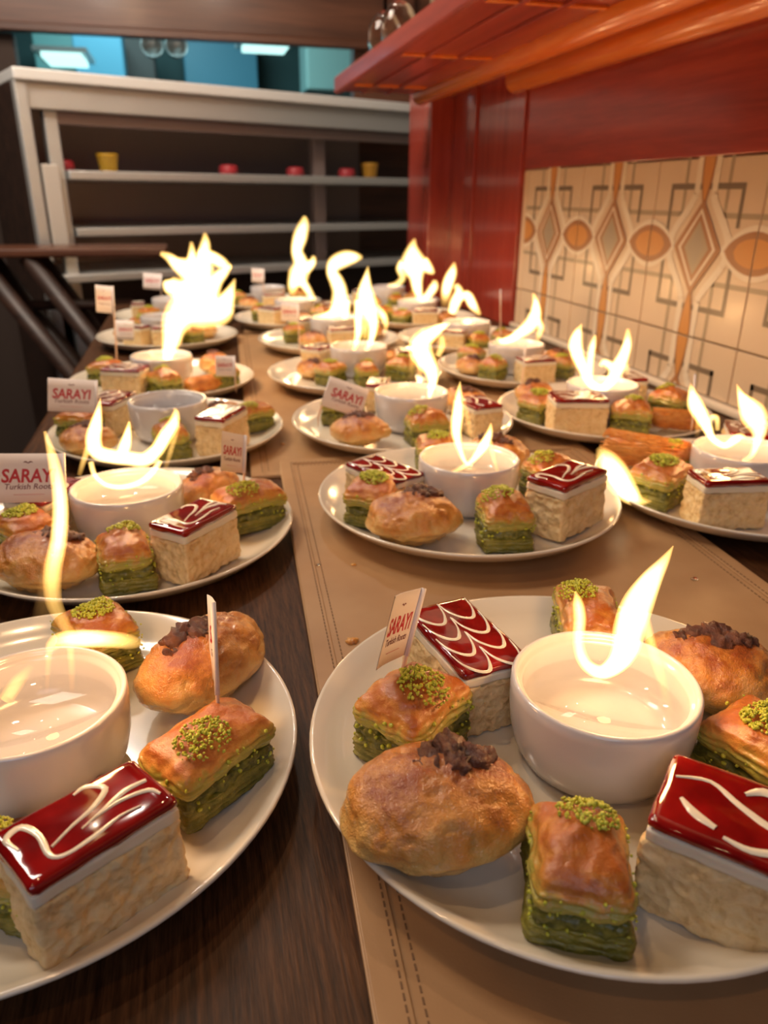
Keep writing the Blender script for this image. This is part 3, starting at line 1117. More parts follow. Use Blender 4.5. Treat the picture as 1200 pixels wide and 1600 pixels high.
# ---- further plates: (kind, bearing from the plate's centre towards the camera = 0, wall side = 90)
POS = {0: 'in front of', 45: 'front wall side of', 90: 'wall side of', 135: 'back wall side of', 180: 'behind', 225: 'back aisle side of', 270: 'aisle side of', 315: 'front aisle side of'}
DESC = {'b': 'baklava', 'n': 'walnut bun', 'c': 'cake slice', 'k': 'shredded roll'}
FAR = {
    'J': [('b4', 315), ('n3', 270), ('c3', 225), ('b1', 0), ('b2', 45), ('c2', 90), ('n3', 135)],
    'K': [('b4', 270), ('n3', 315), ('c2', 0), ('b1', 45), ('n3', 90), ('c3', 225)],
    'L': [('b2', 315), ('n3', 270), ('c3', 0), ('b4', 45), ('n2', 90), ('b1', 135), ('b4', 225)],
    'M': [('n3', 270), ('b4', 0), ('b1', 45), ('n3', 90), ('c2', 315)],
    'N': [('n3', 270), ('c3', 0), ('c2', 315), ('b4', 45), ('n1', 90), ('b1', 225)],
    'Q': [('b4', 315), ('c3', 0), ('n3', 45), ('b1', 270)],
    'S': [('b4', 0), ('n3', 315), ('c2', 270), ('b2', 45)],
    'O': [('n3', 0), ('b4', 315), ('c2', 270), ('b1', 45), ('n3', 90)],
    'P': [('b4', 270), ('c3', 315), ('n3', 0), ('b1', 45), ('c2', 90)],
    'T': [('b4', 270), ('n3', 315), ('c3', 0), ('b1', 90)],
}
rr = random.Random(11)
for k, items in FAR.items():
    (cx, cy), ph = PL[k][0], PL[k][2]
    for kind, bear in items:
        a = R(-90 + bear) + rr.uniform(-.08, .08)
        d = .078
        x, y = cx + d * math.cos(a), cy + d * math.sin(a)
        rz = a + (PI / 2 if kind[0] in 'nck' else 0) + rr.uniform(-.15, .15)
        if kind[0] == 'b':
            rz = a + PI / 2
        place(kind, k, x, y, rz, '%s, %s ramekin, plate %s' % (DESC[kind[0]], POS[bear], ph), sc=.82 if kind[0] in 'nc' else .86)

# ------------------------------------------------------------------ toothpick flags
def text_mesh(body, size, bold=0.0, shear=0.0):
    cu = bpy.data.curves.new('lettering', 'FONT')
    cu.body = body
    cu.size = size
    cu.align_x = 'CENTER'
    cu.align_y = 'CENTER'
    cu.offset = bold
    cu.shear = shear
    cu.extrude = .00006
    cu.resolution_u = 3
    o = bpy.data.objects.new('lettering', cu)
    C.objects.link(o)
    dg = bpy.context.evaluated_depsgraph_get()
    me = bpy.data.meshes.new_from_object(o.evaluated_get(dg))
    bpy.data.objects.remove(o)
    me.materials.clear()
    return me


FW, FH = .050, .036
red_txt = text_mesh('SARAYI', .0148, .00042, .12)
for _v in red_txt.vertices:
    _v.co.x *= .82
red_txt.materials.append(M['ink'])
sub_txt = text_mesh('Turkish Roots', .0062, .00006, .2)
sub_txt.materials.append(M['ink_dark'])
_b = bmesh.new()                                   # small bird mark and the thin rule at the foot
for sg in (-1, 1):
    ribbon(_b, [(0, 0, 0, .0003), (sg * .0016, .0012, 0, .0005), (sg * .0034, .0008, 0, .0002)], .0001)
mark = to_mesh(_b, 'bird_mark', M['ink_dark'])
_b = bmesh.new()
box(_b, -.011, .011, -.00012, .00012, 0, .00012)
rule = to_mesh(_b, 'rule_line', M['ink'])


def flag(label, base, top, flag_dir, w=FW, h=FH, side=1, face=1, letter=True, drop=.002):
    """pick from base to top; the paper leaves the pick along flag_dir (world horizontal angle)"""
    base, top = Vector(base), Vector(top)
    t = thing('toothpick_flag', label, 'flag', base, 0, 'toothpick flags in the sweets')
    d = top - base
    b = bmesh.new()
    tube(b, [(0, 0, -.012), (0, 0, 0), d * .97, d], [.0004, .0011, .0011, .0007], 10)
    obj('pick', b, M['pick'], t)
    f = bpy.data.objects.new('paper', None)
    # local frame: X along the flag, Y up the pick, Z out of the paper
    yv = d.normalized()
    xv = Vector((math.cos(flag_dir), math.sin(flag_dir), 0))
    xv = (xv - yv * xv.dot(yv)).normalized()
    zv = xv.cross(yv)
    b = bmesh.new()
    nx, ny = 12, 4
    gv = [[None] * (ny + 1) for _ in range(nx + 1)]

    def wave(x):
        return .0011 + .0014 * math.sin(x / w * 3.2) * (x / w)
    for lay, (dz) in enumerate((.0, .00028)):
        for i in range(nx + 1):
            for j in range(ny + 1):
                x = w * i / nx
                gv[i][j] = b.verts.new((x, -h + h * j / ny, wave(x) + dz))
        for i in range(nx):
            for j in range(ny):
                q = (gv[i][j], gv[i + 1][j], gv[i + 1][j + 1], gv[i][j + 1])
                b.faces.new(q if lay else q[::-1])
    nv = (nx + 1) * (ny + 1)
    b.verts.ensure_lookup_table()
    for i in range(nx):                            # close the long edges
        for j in (0, ny):
            a0, a1 = b.verts[i * (ny + 1) + j], b.verts[(i + 1) * (ny + 1) + j]
            c0, c1 = b.verts[nv + i * (ny + 1) + j], b.verts[nv + (i + 1) * (ny + 1) + j]
            b.faces.new((a0, a1, c1, c0) if j == 0 else (a0, c0, c1, a1))
    # the paper wraps round the pick
    tube(b, [(0, -h, 0), (0, 0, 0)], .0014, 10)
    paper = obj('paper_flag', b, M['paper'], t)
    mtx = Matrix.Identity(4)
    for i in range(3):
        mtx[i][0], mtx[i][1], mtx[i][2] = xv[i], yv[i], zv[i]
    mtx.translation = d * (1 - drop)
    paper.matrix_local = mtx
    if letter:
        k = min(w / FW, h / FH)
        for fc in (1, -1):
            for me, yy in ((red_txt, -h * .47), (sub_txt, -h * .68), (mark, -h * .2), (rule, -h * .84)):
                me2 = me.copy()                    # bent with the paper
                for v in me2.vertices:
                    x = w * .52 + fc * v.co.x * k
                    v.co = (x, yy + v.co.y * k, (wave(x) + .00034 + v.co.z * .3) if fc > 0 else (wave(x) - .00010 - v.co.z * .3))
                if fc < 0:
                    me2.flip_normals()
                lo = obj('lettering' if me in (red_txt, sub_txt) else ('bird_mark' if me is mark else 'rule_line'), me2, None, paper, smooth=False)
    return t


def up_at(u, v, ref):                              # point seen at (u, v) at the distance of ref along the view axis
    d = ray(u, v)
    return EYE + d * ((Vector(ref) - EYE).dot(AX_F))


def flag_px(label, pu, pv, z, tu, tv, ang, lean=0.0, **k):
    base = at(pu, pv, z)
    top = up_at(tu, tv, base) + AX_F * lean
    if ang is None:                                # turned edge on: it points along the line of sight
        q = ray(pu, pv)
        return flag(label, base, top, math.atan2(q.y, q.x) + .06, **k)
    return flag(label, base, top, R(ang), **k)


flag_px('paper flag tilted on its toothpick in the baklava, tall forked flame plate', 630, 1043, .052, 662, 918, 232, -.004, h=.037, w=.042)
flag_px('paper flag turned edge on, in the baklava by the burnt walnut bun', 340, 1092, .050, 333, 941, None, 0, h=.046, w=.044)
flag_px('paper flag with large red letters above the crown flame plate red cake', 102, 800, .05, 99, 708, 190, 0, w=.049, h=.038)
flag_px('small slanted paper flag in the baklava behind the crown flame cake', 381, 752, .045, 384, 680, 236, 0, w=.036, h=.034)
flag_px('paper flag standing beside the unlit ramekin with red letters', 151, 655, .045, 151, 594, 188, 0, w=.051, h=.037)
flag_px('paper flag on a tilted toothpick of the hooked flame plate', 497, 652, .04, 517, 588, -2, 0, w=.048, h=.036)
flag_px('small paper flag at the front of the biggest flame plate', 368, 600, .04, 366, 556, 190, 0, w=.026, h=.028)
flag_px('tall toothpick with a folded paper flag behind the unlit ramekin', 182, 560, .045, 176, 447, 200, 0, w=.026, h=.042)
flag_px('paper flag low on the plate behind the biggest flame', 182, 548, .02, 182, 500, 0, 0, w=.03, h=.036)
flag_px('paper flag of the far counter edge plate before the steel cabinet', 252, 462, .035, 252, 428, 184, 0, w=.045, h=.042)
flag_px('rounded paper flag on the tall wavy flame plate', 412, 462, .045, 412, 420, 184, 0, w=.030, h=.036)
flag_px('paper flag in the baklava of the swan necked flame plate', 468, 545, .04, 466, 475, 190, 0, w=.03, h=.03)
flag_px('bare looking toothpick flag before the red panelling, turned edge on', 782, 520, .045, 782, 452, None, 0, w=.03, h=.03, letter=False)
flag_px('toothpick with edge on flag by the pale cake, low sweeping flame plate', 816, 598, .045, 821, 540, None, 0, w=.03, h=.03, letter=False)
flag_px('toothpick flag by the tiles end of the shredded roll plate', 1082, 660, .05, 1086, 585, None, 0, w=.03, h=.035, letter=False)

# ------------------------------------------------------------------ flames
def flame(label, centre, tongues, thick=.55, name='flame'):
    """tongues: lists of (u, v, half width px, heat, depth); depth in metres towards (-) or away from (+) the camera"""
    base = Vector(centre)
    depth = (base - EYE).dot(AX_F)
    side = Vector((AX_R.x, AX_R.y, 0)).normalized()
    fwd = Vector((AX_F.x, AX_F.y, 0)).normalized()
    b = bmesh.new()
    lay = b.verts.layers.float.new('flame_glow')
    n = 12
    for tg in tongues:
        P = []
        for q in tg:
            u, v, w, h = q[:4]
            dz = q[4] if len(q) > 4 else 0
            d = ray(u, v)
            # upright plane through the ramekin facing the room's front
            s = ((base - EYE).dot(fwd) + dz) / d.dot(fwd)
            p = EYE + d * s
            P.append((*p, w * s / FPX, h))
        P = catmull(P, 5)
        rings = []
        for i, p in enumerate(P):
            a, c = Vector(P[max(i - 1, 0)][:3]), Vector(P[min(i + 1, len(P) - 1)][:3])
            t = (c - a).normalized()
            acr = t.cross(fwd).normalized()
            w, h = max(p[3], .0003), max(0, p[4])
            ring = []
            for k in range(n):
                an = 2 * PI * k / n
                vv = b.verts.new(Vector(p[:3]) + acr * (w * math.cos(an)) + fwd * (w * thick * math.sin(an)))
                vv[lay] = h * (.16 + .84 * abs(math.sin(an)) ** 1.25)
                ring.append(vv)
            rings.append(ring)
        for a, c in zip(rings, rings[1:]):
            for k in range(n):
                b.faces.new((a[k], a[(k + 1) % n], c[(k + 1) % n], c[k]))
        b.faces.new(rings[0][::-1])
        b.faces.new(rings[-1])
    bmesh.ops.recalc_face_normals(b, faces=b.faces[:])
    o = obj(name, b, M['flame'])
    # origin at the flame's foot
    me = o.data
    off = base.copy()
    for v in me.vertices:
        v.co -= off
    o.location = off
    tag(o, label, 'flame', 'alcohol flames')
    return o


def rc(k, dz=.030):
    x, y = PL[k][0]
    return (x, y, ramz[k] + dz)


def flame_lamp(k, u, v, energy, size=.012):
    c = Vector(rc(k))
    fwd = Vector((AX_F.x, AX_F.y, 0)).normalized()
    d = ray(u, v)
    p = EYE + d * ((c - EYE).dot(fwd) / d.dot(fwd))
    p.z = max(p.z, ramz[k] + .088)                 # the hot middle of the flame
    lamp('flame_glow', 'POINT', p, energy, (1, .52, .19), size)


flame('tall forked flame leaning towards the wall from the front ramekin', rc('A'), [
    [(1052, 853, 1, .5), (1038, 876, 9, .75), (1016, 908, 19, 1), (996, 945, 27, 1), (984, 980, 27, 1), (978, 1012, 24, 1), (962, 1038, 18, 1), (938, 1050, 13, .95), (914, 1036, 11, .85), (904, 1006, 10, .75), (906, 968, 11, .8), (903, 942, 9, .75), (899, 924, 2, .45)],
    [(1000, 940, 10, .5), (1013, 990, 9, .55), (1024, 1030, 9, .48), (1036, 1070, 9, .32), (1046, 1115, 8, .12)],
    [(896, 940, 5, .3), (893, 975, 9, .25), (890, 1005, 8, .1)],
    [(972, 960, 9, .5), (966, 1000, 9, .55), (962, 1030, 8, .5)],
    [(925, 1000, 6, .2), (945, 975, 6, .2), (955, 960, 3, .1)]])
flame('thin streak of flame bending sideways over its ramekin', rc('B'), [
    [(70, 674, 3, .5), (84, 722, 10, .7), (94, 780, 13, .85), (92, 840, 14, .85), (82, 895, 15, .66), (84, 940, 14, .48), (100, 975, 11, .45), (112, 992, 9, .4)],
    [(78, 1015, 8, .3), (92, 1001, 14, .75), (130, 998, 16, .95), (172, 999, 15, .8), (205, 1003, 13, .55), (226, 1006, 4, .3)],
    [(80, 880, 14, .3), (74, 930, 17, .22), (66, 975, 18, .12)],
    [(78, 1005, 7, .4), (75, 1040, 5, .3), (73, 1080, 4, .12)],
    [(110, 1008, 7, .42), (112, 1045, 6, .3), (112, 1085, 5, .1)],
    [(10, 1092, 12, .5), (28, 1065, 12, .45), (48, 1042, 6, .2)]])
flame('twin small flames rising side by side from the middle mat ramekin', rc('C'), [
    [(719, 596, 1, .5), (717, 615, 6, .8), (715, 645, 10, 1), (713, 675, 9, .95), (718, 700, 6, .8), (727, 722, 4, .8), (738, 727, 3, .6)],
    [(767, 661, 1, .5), (765, 676, 6, .85), (757, 694, 9, 1), (746, 710, 7, .9), (735, 722, 5, .8), (715, 734, 4, .5), (694, 742, 3, .3)],
    [(766, 690, 5, .5), (771, 715, 4, .45), (781, 746, 3, .25)],
    [(722, 620, 4, .4), (731, 655, 5, .35), (736, 690, 4, .2)],
    [(709, 650, 5, .35), (704, 680, 5, .25), (703, 700, 4, .1)]])
flame('crown shaped flame with three points over its ramekin', rc('D'), [
    [(157, 622, 1, .5), (154, 642, 6, .85), (150, 664, 11, 1), (146, 688, 14, 1), (152, 706, 14, 1), (175, 713, 13, 1), (200, 716, 13, 1), (226, 718, 13, 1), (245, 703, 12, 1), (258, 682, 12, 1), (271, 662, 10, .9), (275, 645, 6, .7), (272, 638, 2, .4)],
    [(202, 659, 2, .6), (200, 674, 6, .9), (196, 694, 10, 1), (190, 710, 10, 1)],
    [(138, 700, 6, .6), (130, 722, 5, .5), (124, 742, 4, .3)],
    [(142, 722, 5, .7), (148, 742, 5, .8), (165, 757, 5, .85), (190, 761, 5, .9), (218, 754, 6, .9), (238, 738, 6, .9), (250, 720, 5, .7)],
    [(278, 666, 5, .4), (268, 700, 5, .45), (258, 734, 4, .2)]])
flame('pair of curling flames from the ramekin by the tiled wall', rc('E'), [
    [(1079, 598, 1, .25), (1081, 612, 7, .8), (1086, 632, 13, 1), (1096, 650, 12, 1), (1105, 668, 9, 1), (1114, 686, 6, .95), (1132, 696, 6, .95), (1148, 687, 8, .95), (1158, 682, 6, .8), (1166, 688, 3, .4)],
    [(1106, 662, 4, .5), (1112, 652, 5, .7), (1120, 654, 5, .7), (1121, 672, 4, .5)],
    [(1092, 655, 5, .5), (1090, 672, 5, .3), (1089, 684, 4, .1)],
    [(1151, 600, 1, .4), (1158, 618, 7, .9), (1168, 634, 16, 1), (1178, 650, 21, 1), (1186, 672, 14, .9), (1182, 694, 7, .85), (1174, 712, 5, .7), (1160, 720, 4, .4)]])
flame('detached wisp of flame floating between the mat plate and wall plate', (.375, .575, .075), [
    [(936, 700, 6, .35), (946, 716, 17, .8), (960, 738, 22, 1), (972, 758, 21, 1), (986, 774, 16, 1), (1000, 783, 9, .7), (1018, 783, 2, .3)]])
flame('U shaped flame from the ramekin in front of the tiles', rc('F'), [
    [(909, 506, 1, .5), (903, 520, 8, .9), (899, 538, 12, 1), (903, 556, 11, 1), (911, 575, 9, 1), (921, 597, 8, 1), (938, 607, 8, 1), (953, 598, 9, 1), (964, 577, 13, 1), (974, 556, 10, 1), (980, 536, 8, .9), (981, 514, 3, .5)],
    [(930, 524, 2, .6), (926, 540, 6, .85), (922, 565, 7, .85), (922, 590, 6, .8)],
    [(938, 572, 4, .7), (944, 566, 6, .85), (956, 574, 8, .9)],
    [(979, 570, 5, .6), (980, 585, 4, .3)],
    [(896, 552, 6, .4), (900, 575, 7, .22), (905, 592, 6, .08)]])
flame('hooked flame with its tip leaning towards the wall', rc('G'), [
    [(704, 505, 1, .5), (694, 509, 6, .9), (679, 518, 11, 1), (662, 530, 17, 1), (656, 545, 20, 1), (664, 562, 18, 1), (673, 578, 13, 1), (676, 595, 9, 1), (672, 614, 5, .9), (670, 632, 3, .5)],
    [(690, 525, 5, .5), (691, 540, 6, .6), (684, 556, 6, .6)],
    [(646, 555, 6, .45), (643, 575, 6, .28), (645, 600, 5, .1)],
    [(656, 570, 5, .5), (656, 590, 5, .35), (658, 605, 4, .12)]])
flame('biggest flame, a broad ragged blaze twisting above its ramekin', rc('I'), [
    [(262, 566, 9, .9), (263, 552, 11, 1), (268, 530, 16, 1), (274, 505, 23, 1), (290, 486, 30, 1), (318, 482, 33, 1), (342, 484, 26, 1), (354, 468, 15, 1), (362, 450, 7, .8), (367, 436, 2, .5)],
    [(290, 490, 25, 1), (300, 465, 30, 1), (306, 440, 28, 1), (296, 424, 22, 1), (276, 412, 12, 1), (264, 402, 8, .8), (251, 396, 4, .6)],
    [(300, 470, 20, 1), (278, 452, 18, 1), (264, 446, 14, 1), (256, 440, 5, .7)],
    [(310, 440, 24, 1), (316, 415, 20, 1), (319, 395, 12, .95), (321, 378, 8, .8), (320, 364, 3, .5)],
    [(322, 470, 20, 1), (336, 440, 13, 1), (350, 425, 9, .9), (361, 414, 3, .6)],
    [(312, 400, 12, 1), (330, 402, 11, 1), (348, 412, 10, .9), (361, 420, 4, .6)],
    [(296, 425, 12, .9), (300, 400, 8, .9), (299, 378, 3, .5)],
    [(258, 562, 9, .6), (240, 560, 6, .4), (222, 560, 4, .2)]])
flame('pointed flame with three legs on the mat behind the hooked one', rc('J'), [
    [(575, 416, 1, .5), (573, 432, 6, .85), (571, 452, 13, 1), (573, 472, 18, 1), (580, 490, 13, 1), (583, 510, 9, .95), (580, 530, 6, .9), (572, 549, 4, .6)],
    [(562, 470, 9, 1), (560, 495, 8, .95), (560, 518, 7, .9), (556, 538, 5, .75), (551, 551, 3, .5)],
    [(570, 480, 9, .8), (571, 505, 7, .6), (570, 530, 5, .4)],
    [(588, 480, 6, .7), (599, 494, 7, .85), (603, 508, 5, .6), (600, 524, 3, .3)]])
flame('swan necked flame with its head bent over, mid counter', rc('K'), [
    [(488, 497, 3, .5), (504, 494, 5, .75), (520, 489, 9, 1), (530, 476, 15, 1), (531, 456, 13, 1), (526, 440, 12, 1), (519, 425, 10, 1), (524, 412, 13, 1), (540, 404, 13, 1), (555, 402, 9, .9), (566, 402, 3, .5)],
    [(540, 470, 8, 1), (540, 488, 7, .9), (537, 503, 4, .6)]])
flame('low sweeping flame curling up before the tile corner', rc('L'), [
    [(833, 458, 2, .5), (837, 474, 6, .9), (836, 493, 11, 1), (828, 508, 12, 1), (813, 520, 9, 1), (797, 530, 7, 1), (784, 533, 5, .9), (777, 527, 3, .5)],
    [(840, 500, 6, .8), (845, 512, 6, .8), (842, 524, 5, .6), (840, 534, 4, .3)]])
flame('leaning zigzag flame in front of the red panelling', rc('M'), [
    [(710, 410, 2, .5), (707, 424, 8, .9), (701, 440, 10, 1), (697, 456, 9, .9), (695, 475, 7, .3), (695, 490, 6, .1)],
    [(712, 445, 5, .7), (717, 456, 8, .9), (711, 474, 10, 1), (705, 490, 7, .8)],
    [(716, 468, 6, .8), (729, 461, 8, .95), (739, 477, 8, .95), (750, 492, 3, .5)],
    [(722, 503, 4, .6), (731, 503, 7, .9), (742, 502, 4, .4)]])
flame('mushroom shaped flame on two stalks beside the post', rc('Q'), [
    [(648, 373, 2, .5), (645, 386, 9, .8), (645, 402, 19, 1), (647, 416, 27, 1), (650, 432, 13, 1), (652, 450, 9, 1), (658, 468, 6, .8), (668, 462, 7, .9), (678, 448, 8, .9), (679, 438, 4, .6)],
    [(660, 410, 11, 1), (671, 421, 8, .9), (678, 427, 3, .6)],
    [(630, 412, 9, .9), (624, 420, 6, .8), (629, 434, 6, .7), (620, 444, 5, .7), (606, 446, 3, .5)]])
flame('tall thin wavy flame near the steel cabinet', rc('P'), [
    [(476, 338, 3, .6), (475, 350, 9, .8), (469, 370, 12, 1), (464, 392, 10, 1), (470, 412, 13, 1), (466, 430, 17, 1), (458, 446, 10, .9), (456, 460, 6, .4)],
    [(476, 420, 11, 1), (488, 410, 7, .9), (490, 400, 3, .6)],
    [(470, 438, 9, .9), (480, 452, 7, .9), (490, 470, 6, .7)]])

FLAME_K = .58
for k, u, v, e in (('A', 985, 960, .42), ('B', 120, 1000, .40), ('C', 735, 690, .34), ('D', 200, 700, .46), ('E', 1140, 680, .42), ('F', 945, 570, .42), ('G', 665, 550, .42),
                   ('I', 300, 470, .8), ('J', 575, 480, .4), ('K', 530, 450, .4), ('L', 825, 505, .35), ('M', 710, 455, .4), ('Q', 650, 420, .45), ('P', 470, 420, .45)):
    flame_lamp(k, u, v, e * FLAME_K)

# ------------------------------------------------------------------ caramel smears and scraps on the plate with the bent flame
rb = next(o for o in C.objects if o.name.startswith('ramekin') and o['label'].endswith('sideways bent flame'))
for a0, a1, zc, hh in ((-74, -38, .0150, .0042), (-112, -84, .0105, .0034)):
    b = bmesh.new()
    n = 18
    rows = []
    for i in range(n + 1):
        t = i / n
        a = R(a0 + (a1 - a0) * t)
        h = hh * max(.08, math.sin(PI * t)) * (.75 + .5 * noise.noise((i * .45, zc * 900, 0)))
        zz = zc + .004 * (t - .4) + .0012 * noise.noise((i * .3, 5, zc * 100))
        rows.append([b.verts.new((r * math.cos(a), r * math.sin(a), z)) for r, z in ((.0446, zz - h), (.0466, zz - h * .5), (.0468, zz + h * .4), (.0450, zz + h))])
    for p, q in zip(rows, rows[1:]):
        for k in range(3):
            b.faces.new((p[k], q[k], q[k + 1], p[k + 1]))
    o = obj('caramel_smear', b, M['caramel'], rb)
    o.rotation_euler.z = -rb.rotation_euler.z
    o['label'] = 'brown caramel smear'
for (u, v, r, lab) in ((62, 1405, .0085, 'brown syrupy pastry scrap in front of the marbled loop cake'), (40, 1440, .0065, 'flat brown scrap at the rim side of the marbled loop cake'),
                       (80, 1428, .0050, 'tiny brown scrap beside the corner of the marbled loop cake')):
    p = at(u, v, .0100)
    b = bmesh.new()
    bmesh.ops.create_icosphere(b, subdivisions=3, radius=1)
    for q in b.verts:
        q.co = Vector((q.co.x * r, q.co.y * r * .75, max(q.co.z, -.3) * r * .5 + r * .15))
    disp(b, lambda c, n: n * r * .35 * fbm(c + Vector((u, v, 0)), 260))
    z0 = min(q.co.z for q in b.verts)
    o = obj('pastry_scrap', to_mesh(b, 'pastry_scrap', M['caramel']), None)
    o.location = (p.x, p.y, ramz['B'] + .0003 - z0)
    tag(o, lab, 'scrap')

# ------------------------------------------------------------------ crumbs and drops on the mat
for i, (u, v, r, lab) in enumerate(((550, 1003, .0042, 'brown pastry crumb on the mat beside the flagged plate'), (553, 883, .0022, 'small pale crumb on the mat by another drop'),
                                    (497, 883, .0020, 'tiny clear drop on the mat near the stitched hem'), (1085, 905, .0030, 'clear water drop on the mat corner behind the forked flame'),
                                    (442, 690, .0025, 'dark speck of crumb on the far mat by the unlit ramekin plate'))):
    p = at(u, v, .006)
    b = bmesh.new()
    bmesh.ops.create_icosphere(b, subdivisions=3, radius=1)
    for q in b.verts:
        q.co = Vector((q.co.x * r, q.co.y * r * .8, max(q.co.z, -.2) * r * .55 + r * .11))
    drop = 'drop' in lab and 'crumb' not in lab
    if not drop:
        disp(b, lambda c, n: n * r * .3 * fbm(c, 500))
    o = obj('water_drop' if drop else 'pastry_crumb', to_mesh(b, 'crumb', M['glass'] if drop else M['bun'], lambda c: .5), None)
    o.location = (p.x, p.y, .0060 if v > 730 else .0026)
    tag(o, lab, 'drop' if drop else 'crumb')

# ------------------------------------------------------------------ steel display cabinet at the far end
cab = thing('steel_cabinet', 'stainless steel shelf cabinet standing at the far end beyond the counter', 'cabinet', (-.42, 2.62, 0), math.atan2(.40, .95))
LW, DP = 1.75, .55


def cpart(name, x0, x1, y0, y1, z0, z1, mm=None, bev=.004):
    return obj(name, box_bm(x0, x1, y0, y1, z0, z1, bevel=bev), mm or M['steel'], cab, smooth=False)


cpart('top_slab', -.03, LW, -.02, DP, .575, .606, plain('pale_worktop_steel', (.80, .80, .78), .4, metal=.2))
cpart('fascia', 0, LW, 0, .02, .505, .575)
cpart('under_rail', .05, LW, .03, .05, .470, .505, M['steel_dark'])
cpart('post', -.03, .005, -.01, .03, -.9, .575)
cpart('post', .045, .085, .02, .06, -.9, .505)
cpart('post', 1.02, 1.07, .1, .14, .02, .505, M['steel_dark'])
cpart('shelf', .09, 1.70, .0, .45, .318, .345)
cpart('shelf', .09, 1.70, .0, .45, .155, .180)
cpart('back_panel', 0, LW, .48, .52, -.9, .575, M['steel_dark'])
cpart('side_panel', -.03, -.005, .03, .5, -.9, .575, M['wood_stand'])
cpart('door_edge', .012, .06, -.012, .015, .12, .36, plain('pale_panel', (.55, .5, .44), .5))
cpart('lower_panel', .09, LW, .12, .16, -.9, .02, M['wood_stand'])
cpart('bottom_shelf', .0, LW, -.02, .45, .02, .045, M['steel'])
cm = Matrix.Translation(cab.location) @ cab.rotation_euler.to_matrix().to_4x4()
for x, lab, col, kind in ((.24, 'yellow tub on the upper shelf of the steel cabinet', (.62, .36, .02), 'tub'), (.10, 'small red pot beside the post on the steel cabinet shelf', (.35, .02, .03), 'pot'),
                          (.66, 'small red pot mid way along the upper steel shelf', (.38, .03, .04), 'pot'), (.93, 'small red pot before the inner post of the steel cabinet', (.35, .03, .04), 'pot'),
                          (1.16, 'small red pot beyond the inner post on the steel shelf', (.35, .03, .04), 'pot'), (1.27, 'yellow tub beyond the inner post on the steel shelf', (.6, .3, .03), 'tub')):
    b = bmesh.new()
    if kind == 'tub':
        lathe(b, [(.026, 0), (.032, .045), (.034, .046), (.034, .052), (.0005, .053)], 20)
    else:
        lathe(b, [(.030, 0), (.034, .004), (.033, .022), (.028, .030), (.0005, .033)], 20)
    o = obj('plastic_tub' if kind == 'tub' else 'small_pot', b, plain('plastic_' + kind, col, .4))
    o.location = cm @ Vector((x, .09, .3455))
    tag(o, lab, 'tub' if kind == 'tub' else 'pot')

# --- wooden stand in the aisle
st = thing('wooden_stand', 'dark wooden stand with slanted legs in the aisle beyond the counter', 'stand', (0, 0, 0))
obj('stand_top', box_bm(-.62, -.065, 2.33, 2.52, .118, .142, bevel=.006), M['wood_brown'], st, smooth=False)
for (xa, xb) in ((-.55, -.30), (-.42, -.17)):
    for y in (2.36, 2.49):
        b = bmesh.new()
        tube(b, [(xa - .02, y, .12), (xb + .35, y - .04, -.9)], [.026, .022], 8)
        obj('leg', b, M['wood_stand'], st)
b = bmesh.new()
tube(b, [(-.46, 2.43, -.02), (-.18, 2.41, -.02)], .014, 8)
obj('stretcher', b, M['wood_stand'], st)

# --- header beam and pass window into the kitchen
struct(obj('trim_4', box_bm(-1.6, 1.0, 3.60, 3.72, .876, 1.12, bevel=.006), M['wood_brown'], smooth=False), 'brown wooden beam above the kitchen pass')
obj('lip', box_bm(-1.6, 1.0, 3.57, 3.63, .848, .876, bevel=.004), M['wood_brown'], bpy.data.objects['trim_4'], smooth=False)
struct(obj('wall_far', box_bm(-1.6, -.60, 3.64, 3.72, -.9, .848), M['plaster'], smooth=False))
struct(obj('trim_5', box_bm(.745, 1.5, 3.64, 3.72, -.9, 1.6), M['wood_brown'], smooth=False), 'brown wooden jamb beside the kitchen pass')
struct(obj('wall_above', box_bm(-1.6, 1.5, 3.66, 3.72, 1.12, 2.4), M['plaster'], smooth=False))


def emis(name, col, s):
    mm, nt, b_ = mat(name)
    setp(b_, color=(.8, .8, .8), rough=.4)
    b_.inputs['Emission Color'].default_value = (*col, 1)
    b_.inputs['Emission Strength'].default_value = s
    return mm


pan_m = emis('lit_diffuser', (.55, 1, .95), 1.3)


def light_panel(label, x, y, z, w, d):
    t = thing('ceiling_light', label, 'light', (x, y, z))
    obj('diffuser', box_bm(-w / 2, w / 2, -d / 2, d / 2, 0, .02), pan_m, t, smooth=False)
    obj('frame', box_bm(-w / 2 - .03, w / 2 + .03, -d / 2 - .03, d / 2 + .03, .0201, .04), M['steel'], t, smooth=False)


def onY(u, v, Y):
    d = ray(u, v)
    return EYE + d * (Y / d.y)


kt = plain('kitchen_teal_panel', (.16, .34, .33), .5)
kb = plain('kitchen_blue_panel', (.10, .30, .42), .4)
kd = plain('kitchen_dark_cabinet', (.05, .035, .03), .5)
kp = plain('kitchen_pale_hood', (.42, .62, .58), .4)


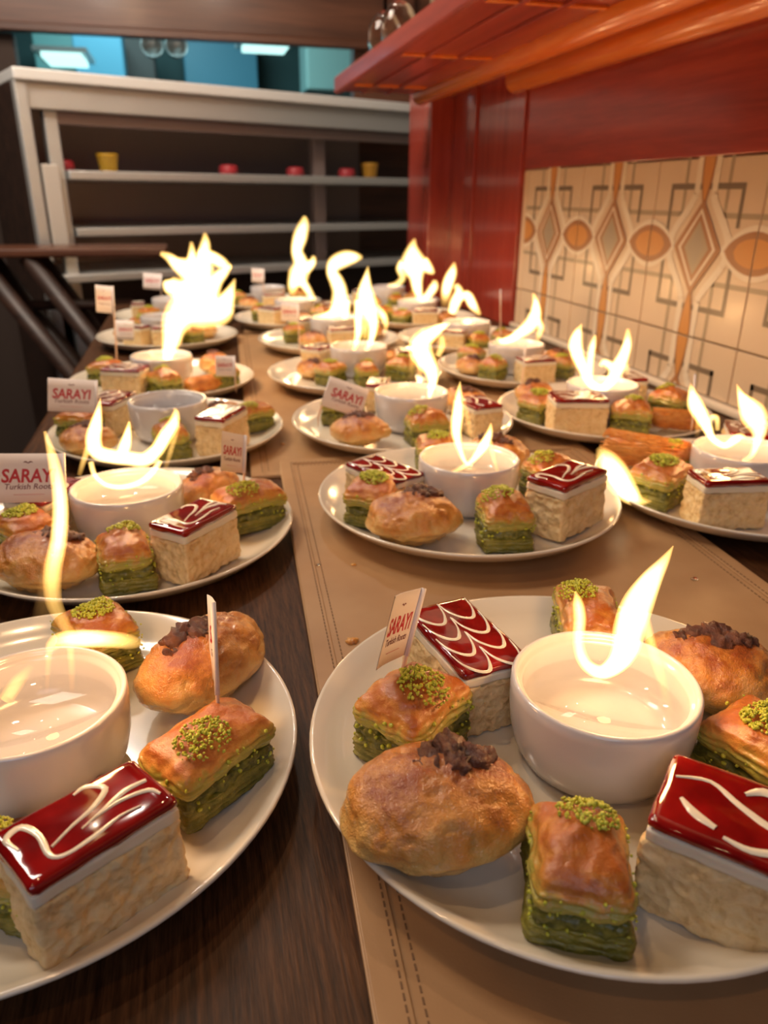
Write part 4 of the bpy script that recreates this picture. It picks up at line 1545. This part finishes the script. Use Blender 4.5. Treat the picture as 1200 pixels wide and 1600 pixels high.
def kitchen(name, label, cat, u0, u1, v0, v1, Y, mm, dep=.3):
    a, c = onY(u0, v1, Y), onY(u1, v0, Y)
    z0, z1 = (a.z, 1.62) if name == 'extractor_hood' else (-.9, c.z)
    o = obj(name, box_bm(a.x, c.x, Y, Y + dep, z0, z1, bevel=.01), mm, smooth=False)
    tag(o, label, cat)
    return o


struct(obj('ceiling_kitchen', box_bm(-1.6, 1.5, 3.74, 6, 1.62, 1.68), plain('kitchen_ceiling', (.35, .42, .40), .7), smooth=False))
kitchen('wall_panel', 'teal panel seen through the pass beside the blue cabinet', 'panel', 58, 112, 30, 118, 5.3, kt)
kitchen('tall_cabinet', 'blue tall cabinet in the kitchen beyond the pass', 'cabinet', 120, 188, 45, 125, 4.9, kb)
kitchen('tall_cabinet', 'dark brown cabinet in the kitchen between the blue ones', 'cabinet', 192, 236, 30, 125, 5.25, kd)
kitchen('tall_cabinet', 'wide blue cabinet behind the steel pans in the kitchen', 'cabinet', 290, 400, 55, 135, 5.65, kb)
kitchen('extractor_hood', 'pale extractor hood in the kitchen by the wooden jamb', 'hood', 480, 640, 60, 140, 5.0, kp)
for nm, u, v, w, lab in (('ceiling_light', 103, 98, .17, 'lit square ceiling panel low over the steel cabinet post'), ('ceiling_light', 415, 76, .21, 'lit square ceiling panel mid way along the kitchen pass')):
    q = onY(u, v, 4.3)
    light_panel(lab, q.x, q.y, q.z - .0, w, .30)
for i, u in enumerate((238, 276)):
    q = onY(u, 75, 3.9)
    t = thing('steel_pan', ('hanging round steel pan with a bright rim, the one by the dark cabinet', 'hanging round steel pan with a bright rim, by the wide blue cabinet')[i], 'pan', (q.x, q.y, q.z))
    b = lathe(bmesh.new(), [(.0005, -.02), (.038, -.018), (.048, .02), (.045, .02), (.035, -.014), (.0005, -.016)], 24)
    p = obj('pan_body', b, M['steel'], t)
    p.rotation_euler = (R(70), 0, 0)
    b = tube(bmesh.new(), [(0, 0, .046), (0, 0, 1.6199 - q.z)], .005, 8)
    obj('handle', b, M['steel'], t)
lamp('kitchen_light', 'AREA', (-.2, 4.2, 1.55), 30, (.55, .95, 1), .9, (-.2, 4.4, 0))
